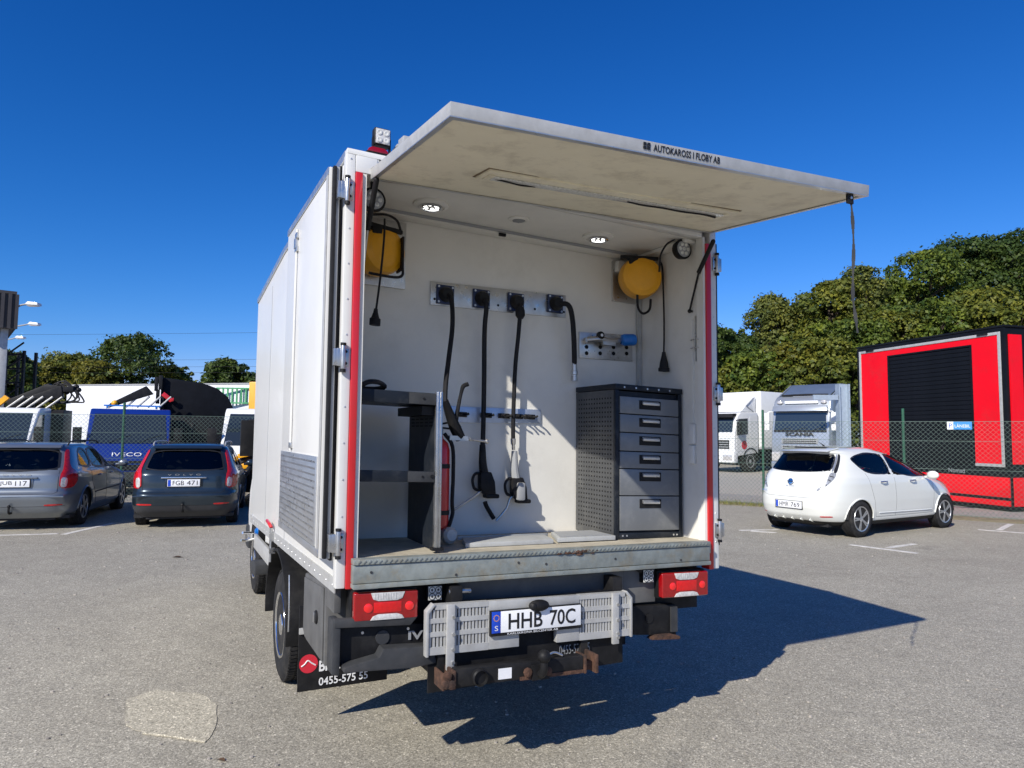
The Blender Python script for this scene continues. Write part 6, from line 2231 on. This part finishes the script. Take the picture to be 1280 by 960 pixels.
BARK = M('bark', (.075, .058, .042), .9, var=.35, scale=8, bump=.6, bscale=14)
LF = [leafmat('foliage_green', (.080, .135, .028)), leafmat('foliage_olive', (.100, .138, .030)), leafmat('foliage_dark', (.046, .088, .024)), leafmat('foliage_yellow', (.115, .138, .028)), leafmat('foliage_birch', (.095, .135, .045))]


def leaf_cloud(rng, blobs, n, size, flat=.0):
    """n leaf sprays spread through the shells of the blobs (cx,cy,cz,rx,ry,rz)"""
    B = np.array(blobs)
    wt = (B[:, 3] * B[:, 5]) ** 1.0
    idx = rng.choice(len(B), n, p=wt / wt.sum())
    d = rng.normal(size=(n, 3))
    d /= np.linalg.norm(d, axis=1, keepdims=True)
    d[:, 2] = np.where(d[:, 2] < -.35, -d[:, 2] * .8, d[:, 2])
    rad = 1 - np.abs(rng.normal(0, .17, n))
    rad += (rng.random(n) < .16) * rng.uniform(0, .42, n)
    p = B[idx, :3] + d * B[idx, 3:] * rad[:, None]
    nn = d + rng.normal(0, .55, (n, 3))
    nn[:, 2] += .25
    nn /= np.linalg.norm(nn, axis=1, keepdims=True)
    t = np.cross(nn, rng.normal(size=(n, 3)))
    t /= np.linalg.norm(t, axis=1, keepdims=True)
    b = np.cross(nn, t)
    s = size * rng.uniform(.55, 1.35, n)[:, None]
    k = rng.uniform(.45, .8, n)[:, None]
    V = np.stack([p - t * s, p + b * s * k, p + t * s + nn * s * .15, p - b * s * k], 1).reshape(-1, 3)
    F = np.arange(4 * n).reshape(n, 4)
    return V, F


def tree(name, label, loc, h, r, base, seed, leaf, n=9000, size=.16, group=None, lean=0.0, kind='round', nb=46):
    rng = np.random.default_rng(seed)
    c = thing(name, label, 'tree', (loc[0], loc[1], 0), 0, group)
    # trunk and limbs
    m = MB()
    tr = max(.12, h * .022)
    pts = [(0, 0, -.1), (rng.normal(0, .08), rng.normal(0, .08), h * .2), (rng.normal(0, .2), rng.normal(0, .2), h * .45), (rng.normal(0, .3), rng.normal(0, .3), h * .82)]
    m.tube(pts, [tr * 1.25, tr, tr * .65, tr * .15], n=9)
    blobs = []
    for i in range(nb):
        u = (i + .5) / nb
        z = base + (h - base) * (u ** .85)
        f = (z - base) / (h - base)
        if kind == 'round':
            env = math.sqrt(max(.04, 1 - (2 * f - .85) ** 2 / 1.35))
        elif kind == 'tall':
            env = (math.sin(math.pi * min(1, .16 + f * .84)) ** .55) * (1 - .35 * f)
        else:
            env = 1.0 - .35 * f
        a = i * 2.399 + rng.uniform(-.3, .3)
        rr = r * env * rng.uniform(.35, .92)
        br = r * rng.choice([.11, .16, .23, .31], p=[.3, .32, .25, .13]) * rng.uniform(.85, 1.15)
        if br < .2 * r: rr *= 1.12
        zz = min(z, h - br * .8)
        blobs.append((rr * math.cos(a), rr * math.sin(a), zz, br, br, br * rng.uniform(.6, .95)))
        if i % 3 == 0:
            zs = max(h * .15, zz - r * .6)
            s = zs / h
            m.tube([(pts[2][0] * s * 2, pts[2][1] * s * 2, zs), (rr * .5 * math.cos(a), rr * .5 * math.sin(a), (zs + zz) / 2), (rr * math.cos(a), rr * math.sin(a), zz)], [tr * .4, tr * .25, tr * .08], n=5, k=3)
    for k in range(16):      # leading shoots that break the outline
        a = rng.uniform(0, 2 * math.pi)
        f = rng.uniform(.45, 1.0)
        rr = r * math.sqrt(max(.02, 1 - f * f)) * rng.uniform(.5, .98)
        br = r * rng.uniform(.07, .13)
        blobs.append((rr * math.cos(a), rr * math.sin(a), base + (h - base) * (.48 + .50 * f) * rng.uniform(.9, 1.0), br, br, br * 1.7))
    for k in range(4):
        br = r * rng.uniform(.30, .42)
        blobs.append((rng.normal(0, r * .2), rng.normal(0, r * .2), base + (h - base) * (.3 + .18 * k), br, br, br))
    m.put('trunk', BARK, c)
    V, F = leaf_cloud(rng, blobs, n, size)
    np_obj('crown', V, F, leaf, c, smooth=False)
    return c


# wood at the right: (photo column, depth, height, crown radius, leaf, label, shape)
TG = 'trees of the wood beyond the lorries'
wood = [
    (898, 44, 8.8, 2.6, 2, 'dark low tree peeping out just beyond the black door edge', 'round'),
    (928, 50, 8.0, 3.0, 2, 'low dark tree in a dip between the edge tree and the tall birch', 'round'),
    (966, 46, 11.4, 2.7, 4, 'tall loose birch above the white box lorry', 'tall'),
    (1004, 47, 11.0, 3.2, 0, 'rounded green tree between the tall birch and a pale pointed tree', 'round'),
    (1041, 44, 12.0, 3.0, 1, 'olive green tree behind the silver lorry, under the hanging strap', 'round'),
    (1082, 46, 13.6, 3.1, 4, 'pale pointed birch with long drooping sprays behind the kiosk corner', 'tall'),
    (1118, 49, 13.4, 3.2, 0, 'mid green tree rising behind the kiosk hinge', 'round'),
    (1160, 48, 15.2, 3.6, 0, 'broad green tree over the middle of the red kiosk', 'round'),
    (1205, 52, 17.2, 4.2, 2, 'highest dark tree of the wood above the roller shutter', 'round'),
    (1250, 51, 17.2, 4.2, 2, 'dark tall tree at the kiosk end with gaps of sky', 'round'),
    (1296, 50, 17.6, 4.2, 2, 'dark tall tree cut by the picture edge above the kiosk', 'round'),
    (1262, 40, 9.9, 3.4, 1, 'lower olive tree showing over the kiosk roof end', 'round'),
    (1225, 43, 11.2, 3.2, 1, 'olive tree of middle height over the kiosk roof middle', 'round'),
    (1320, 42, 10.6, 3.4, 1, 'lower olive tree beyond the far kiosk end panel', 'round'),
    (918, 42, 6.0, 2.4, 1, 'low olive bushy tree right above the white lorry box', 'bush'),
    (952, 41, 6.9, 2.5, 0, 'low green bushy tree behind the gap of the two heavy lorries', 'bush'),
    (985, 41, 7.4, 2.6, 3, 'yellow green bushy tree over the silver lorry roof', 'bush'),
    (1022, 40, 7.6, 2.6, 1, 'olive bushy tree behind the silver roof deflector', 'bush'),
    (1062, 41, 8.8, 2.8, 0, 'green bushy tree behind the steel pillar', 'bush'),
    (1108, 42, 9.6, 3.0, 1, 'olive bushy tree over the kiosk roof near its far corner', 'bush'),
    (1160, 42, 10.2, 3.2, 0, 'green bushy tree low behind the red kiosk roof', 'bush'),
    (880, 46, 6.5, 3.0, 2, 'dark bushy tree mostly hidden by the black door edge', 'bush'),
]
for i, (px, dp, h, r, lf_, lb, kd_) in enumerate(wood):
    small = kd_ == 'bush'
    tree('bushy_tree' if small else ('birch_tree' if lf_ == 4 else 'broadleaf_tree'), lb, at(px, dp), h * .955, r, .4 if small else 1.6, 100 + i, LF[lf_], n=24000 if not small else 18000, size=.115 if lf_ != 4 else .095, group=TG, kind=kd_, nb=92)
# far trees at the left
LG = 'far trees beyond the white trailer'
for i, (px, dp, h, r, lf_, lb, kd_, nm) in enumerate([
    (164, 80, 12.4, 5.6, 2, 'large dark rounded oak above the white trailer', 'round', 'oak_tree'),
    (92, 84, 10.6, 4.6, 1, 'olive tree at the shoulder of the large oak', 'round', 'broadleaf_tree'),
    (58, 82, 9.6, 4.4, 3, 'yellow olive tree sloping down towards the steel tower', 'round', 'broadleaf_tree'),
    (120, 76, 9.0, 3.6, 3, 'low yellowish tree in front of the oak shoulder', 'bush', 'broadleaf_tree'),
    (212, 82, 9.2, 3.2, 1, 'low olive tree at the foot of the oak on its sunless side', 'bush', 'broadleaf_tree'),
    (238, 84, 7.6, 2.8, 1, 'small pale tree between the oak and the black hood', 'bush', 'broadleaf_tree'),
    (284, 72, 9.0, 3.0, 2, 'lone rounded tree behind the green railing', 'round', 'broadleaf_tree'),
    (318, 74, 7.6, 2.8, 1, 'pale low tree just beside the white truck wall', 'bush', 'broadleaf_tree'),
    (12, 60, 8.2, 2.4, 2, 'dark narrow tree behind the white canopy post', 'round', 'broadleaf_tree'),
    (-30, 70, 9.0, 4.0, 1, 'tree hidden behind the canopy at the edge', 'round', 'broadleaf_tree')]):
    tree(nm, lb, at(px, dp), h, r, 1.2, 300 + i, LF[lf_], n=15000, size=.17, group=LG, kind=kd_, nb=80)

# low wood closing the view behind the truck, one far mass
rg2 = np.random.default_rng(77)
bl_ = []
for k in range(150):
    q = at(300 + 620 * rg2.random(), rg2.uniform(95, 120))
    r = rg2.uniform(1.8, 4.2)
    bl_.append((q.x, q.y, rg2.uniform(.5, 7.0), r, r, r * .85))
V, F = leaf_cloud(rg2, bl_, 45000, .30)
o = np_obj('distant_wood', V, F, LF[1], None, smooth=False)
o['kind'] = 'stuff'

# ------------------------------------------------------------------ GROUND
def asphalt(name='asphalt', G=.40, tint=(1, 1, 1), mott=True):
    m = bpy.data.materials.new(name)
    m.use_nodes = True
    nt = m.node_tree
    b = nt.nodes['Principled BSDF']
    tc = nt.nodes.new('ShaderNodeTexCoord')
    L = nt.links

    def noise(sc, det=6, ro=.6, dist=0):
        n = nt.nodes.new('ShaderNodeTexNoise')
        n.inputs['Scale'].default_value = sc
        n.inputs['Detail'].default_value = det
        n.inputs['Roughness'].default_value = ro
        n.inputs['Distortion'].default_value = dist
        L.new(tc.outputs['Object'], n.inputs['Vector'])
        return n.outputs['Fac']

    def ramp(f, stops):
        r = nt.nodes.new('ShaderNodeValToRGB')
        e = r.color_ramp.elements
        while len(e) < len(stops): e.new(.5)
        for q, (p, c) in zip(e, stops):
            q.position = p
            q.color = (*c, 1) if isinstance(c, tuple) else (c, c, c, 1)
        L.new(f, r.inputs['Fac'])
        return r.outputs['Color']

    def mul(a, c, f=1.0, mode='MULTIPLY'):
        x = nt.nodes.new('ShaderNodeMix')
        x.data_type = 'RGBA'
        x.blend_type = mode
        if isinstance(f, float): x.inputs['Factor'].default_value = f
        else: L.new(f, x.inputs['Factor'])
        for k, s in (('A', a), ('B', c)):
            q = [i for i in x.inputs if i.name == k and i.type == 'RGBA'][0]
            if isinstance(s, tuple): q.default_value = (*s, 1)
            else: L.new(s, q)
        return [o for o in x.outputs if o.type == 'RGBA'][0]
    tr_, tg_, tb_ = tint
    base = ramp(noise(.22, 7, .62), [(.32, (G * .90 * tr_, G * .825 * tg_, G * .66 * tb_)), (.55, (G * tr_, G * .925 * tg_, G * .745 * tb_)), (.75, (G * 1.10 * tr_, G * 1.015 * tg_, G * .81 * tb_))])
    # streaks and worn tracks
    base = mul(base, ramp(noise(1.1, 8, .7, 1.2), [(.36, .90), (.56, 1.0), (.74, 1.05)]))
    base = mul(base, ramp(noise(6, 6, .7), [(.33, .93), (.6, 1.03)]))
    # dark blotches (old oil)
    base = mul(base, (.10, .095, .09), ramp(noise(.85, 4, .5), [(.69, 0.0), (.78, .45)]), 'MIX')
    # aggregate: pale and dark chips
    v = nt.nodes.new('ShaderNodeTexVoronoi')
    v.inputs['Scale'].default_value = 165
    L.new(tc.outputs['Object'], v.inputs['Vector'])
    sep = nt.nodes.new('ShaderNodeSeparateColor')
    L.new(v.outputs['Color'], sep.inputs[0])
    base = mul(base, ramp(sep.outputs[0], [(.0, .50), (.22, .84), (.70, 1.03), (.9, 1.28), (1.0, 1.75)]))
    v2 = nt.nodes.new('ShaderNodeTexVoronoi')
    v2.inputs['Scale'].default_value = 90
    L.new(tc.outputs['Object'], v2.inputs['Vector'])
    sep2 = nt.nodes.new('ShaderNodeSeparateColor')
    L.new(v2.outputs['Color'], sep2.inputs[0])
    base = mul(base, ramp(sep2.outputs[1], [(.0, .78), (.5, 1.0), (.93, 1.05), (.97, 1.5)]))
    # fine cracks
    v3 = nt.nodes.new('ShaderNodeTexVoronoi')
    v3.feature = 'DISTANCE_TO_EDGE'
    v3.inputs['Scale'].default_value = .42
    mp = nt.nodes.new('ShaderNodeMix')
    mp.data_type = 'VECTOR'
    mp.inputs['Factor'].default_value = .25
    nz = nt.nodes.new('ShaderNodeTexNoise')
    nz.inputs['Scale'].default_value = 1.6
    nz.inputs['Detail'].default_value = 6
    L.new(tc.outputs['Object'], nz.inputs['Vector'])
    vec = [i for i in mp.inputs if i.type == 'VECTOR']
    L.new(tc.outputs['Object'], vec[0])
    L.new(nz.outputs['Color'], vec[1])
    L.new([o for o in mp.outputs if o.type == 'VECTOR'][0], v3.inputs['Vector'])
    crack = ramp(v3.outputs['Distance'], [(.0, 1.0), (.004, 0.0)])
    gate = ramp(noise(.35, 3), [(.56, 0.0), (.64, .55)])
    base = mul(base, (.07, .065, .06), mul(crack, gate), 'MIX')
    L.new(base, b.inputs['Base Color'])
    b.inputs['Roughness'].default_value = .88
    b.inputs['Specular IOR Level'].default_value = .3
    bp = nt.nodes.new('ShaderNodeBump')
    bp.inputs['Strength'].default_value = .75
    bp.inputs['Distance'].default_value = .006
    L.new(sep.outputs[0], bp.inputs['Height'])
    bp2 = nt.nodes.new('ShaderNodeBump')
    bp2.inputs['Strength'].default_value = .35
    bp2.inputs['Distance'].default_value = .03
    L.new(noise(7, 6, .7), bp2.inputs['Height'])
    L.new(bp.outputs[0], bp2.inputs['Normal'])
    L.new(bp2.outputs[0], b.inputs['Normal'])
    return m


ASPH = asphalt()
g = MB().box(-500, 700, -300, 900, -.5, 0).put('ground', ASPH, None, smooth=False, kind='structure')
rng = random.Random(11)


def sheet(name, poly, z, mat, kind='structure', jitter=0.0, sub=1):
    pts = []
    for i in range(len(poly)):
        a, b = Vector(poly[i]), Vector(poly[(i + 1) % len(poly)])
        for k in range(sub):
            p = a.lerp(b, k / sub)
            pts.append((p.x + rng.uniform(-jitter, jitter), p.y + rng.uniform(-jitter, jitter)))
    return MB().prism(pts, 2, z - .003, z).put(name, mat, None, smooth=False, kind=kind)


PATCH = asphalt('pale_repair_patch', .52, (1.0, .99, .95))
sheet('asphalt_patch', [(-.92, 1.86), (-.76, 1.97), (-.47, 1.73), (-.42, 1.52), (-.45, 1.16), (-.51, .985), (-.80, 1.24), (-.91, 1.42)], .004, PATCH, jitter=.007, sub=5)
# raised tar edge along its near side
MB().tube([(-.82, 1.25, .004), (-.70, 1.15, .007), (-.60, 1.06, .006), (-.51, .985, .003)], .006, n=6).put('patch_edge', PATCH, None, kind='structure')
PAINT = M('worn_road_paint', (.62, .60, .55), .7, var=.2, scale=14, dirt=(.31, .29, .26), dscale=5, damt=1.0)


def stripe(a, b, w=.10):
    a, b = Vector((*a, 0)), Vector((*b, 0))
    d = (b - a).normalized()
    n = Vector((-d.y, d.x, 0)) * w / 2
    sheet('parking_line', [(a - n)[:2], (b - n)[:2], (b + n)[:2], (a + n)[:2]], .004, PAINT, jitter=.008, sub=5)


for a, b in (((9.01, 4.47), (9.23, 3.50)), ((9.29, 4.02), (10.07, 4.12)), ((8.60, 6.42), (9.35, 6.24)), ((8.72, 6.28), (9.0, 5.95)), ((12.9, 4.80), (13.25, 4.10)), ((13.24, 4.62), (14.4, 5.05)), ((-.62, 11.0), (.02, 12.6)), ((-2.15, 10.28), (-1.50, 11.6)), ((-3.4, 11.7), (-2.6, 13.2)), ((-3.6, 10.62), (-2.25, 10.40))):
    stripe(a, b)
VERGE = M('dry_verge', (.26, .22, .13), .95, var=.35, scale=9, bump=.8, bscale=30, dirt=(.10, .13, .04), dscale=5, damt=.8)
fd = Vector((.4948, -.869, 0))
fn = Vector((-.869, -.4948, 0))
F0 = Vector((12.507, 9.658, 0))
a, b = F0 - fd * 12 + fn * .55, F0 + fd * 9 + fn * .35
sheet('grass_verge', [a[:2], b[:2], (b - fn * .75)[:2], (a - fn * 1.1)[:2]], .006, VERGE, jitter=.06, sub=24)
GRAV = M('pale_gravel', (.36, .33, .28), .95, var=.2, scale=12, bump=.8, bscale=60)
sheet('gravel_yard', [(a - fn * 1.2)[:2], (b - fn * .9)[:2], (b - fn * 60)[:2], (a - fn * 60)[:2]], .004, GRAV, jitter=.05, sub=10)
L0, L1 = Vector((-12, 17.55)), Vector((9, 14.05))
sheet('gravel_yard', [L0[:], L1[:], (14, 60), (-25, 60)], .004, GRAV, jitter=.05, sub=8)

# dry grass blades along the fence foot
gb = np.random.default_rng(5)
n = 3500
t = gb.uniform(-11, 1.5, n)
s = gb.normal(0, .22, n)
px_ = F0.x + fd.x * t + fn.x * (s + .1)
py_ = F0.y + fd.y * t + fn.y * (s + .1)
an = gb.uniform(0, math.pi, n)
hh = gb.uniform(.03, .10, n) * (1 + gb.random(n) ** 6)
w_ = .008
V = np.stack([np.stack([px_ - np.cos(an) * w_, py_ - np.sin(an) * w_, np.zeros(n)], 1), np.stack([px_ + np.cos(an) * w_, py_ + np.sin(an) * w_, np.zeros(n)], 1), np.stack([px_ + gb.normal(0, .05, n), py_ + gb.normal(0, .05, n), hh], 1)], 1).reshape(-1, 3)
o = np_obj('verge_grass', V, np.arange(3 * n).reshape(n, 3), M('grass_blade', (.16, .16, .05), .8, island=.4), smooth=False)
o['kind'] = 'stuff'
# loose grit and small stones on the tarmac
m = MB()
for k in range(700):
    d = 2.6 + rng.random() ** 1.6 * 12
    q = at(rng.uniform(-60, 1340), d)
    r = rng.uniform(.003, .010) * (1 + .08 * d)
    m.sphere((q.x, q.y, r * .3), r, 6, (1, rng.uniform(.6, 1), .6))
m.put('loose_stones', M('stone_chip', (.34, .31, .27), .9, var=.5, scale=3), None, kind='stuff')
# dead leaves
for (x, y, lb) in ((-0.54, 7.26, 'curled brown dead leaf lying on the asphalt beyond the pale patch'), (-0.45, 0.72, 'small dark curled leaf on the near asphalt just beyond the pale patch corner')):
    l = thing('dead_leaf', lb, 'leaf', (x, y, 0), rng.uniform(0, 3), None, .42 if 'near' in lb else .9)
    m = MB()
    n = 5
    vs = []
    for i in range(n + 1):
        u = i / n
        ww = .035 * math.sin(math.pi * min(.98, u + .02)) + .003
        vs += [(-.06 + .12 * u, -ww, .018 * math.sin(u * 3) + .006), (-.06 + .12 * u, 0, .010 * math.sin(u * 3) + .003), (-.06 + .12 * u, ww, .022 * math.sin(u * 3) + .008)]
    fs = []
    for i in range(n):
        fs += [(3 * i, 3 * i + 3, 3 * i + 4, 3 * i + 1), (3 * i + 1, 3 * i + 4, 3 * i + 5, 3 * i + 2)]
    m.add(vs, fs)
    m.put('blade', M('dead_leaf_brown', (.09, .05, .025), .8), l)
    MB().tube([(-.10, .004, .004), (-.06, 0, .006), (.05, 0, .01)], .002, n=5, k=3).put('stalk', MATS['bark'], l)
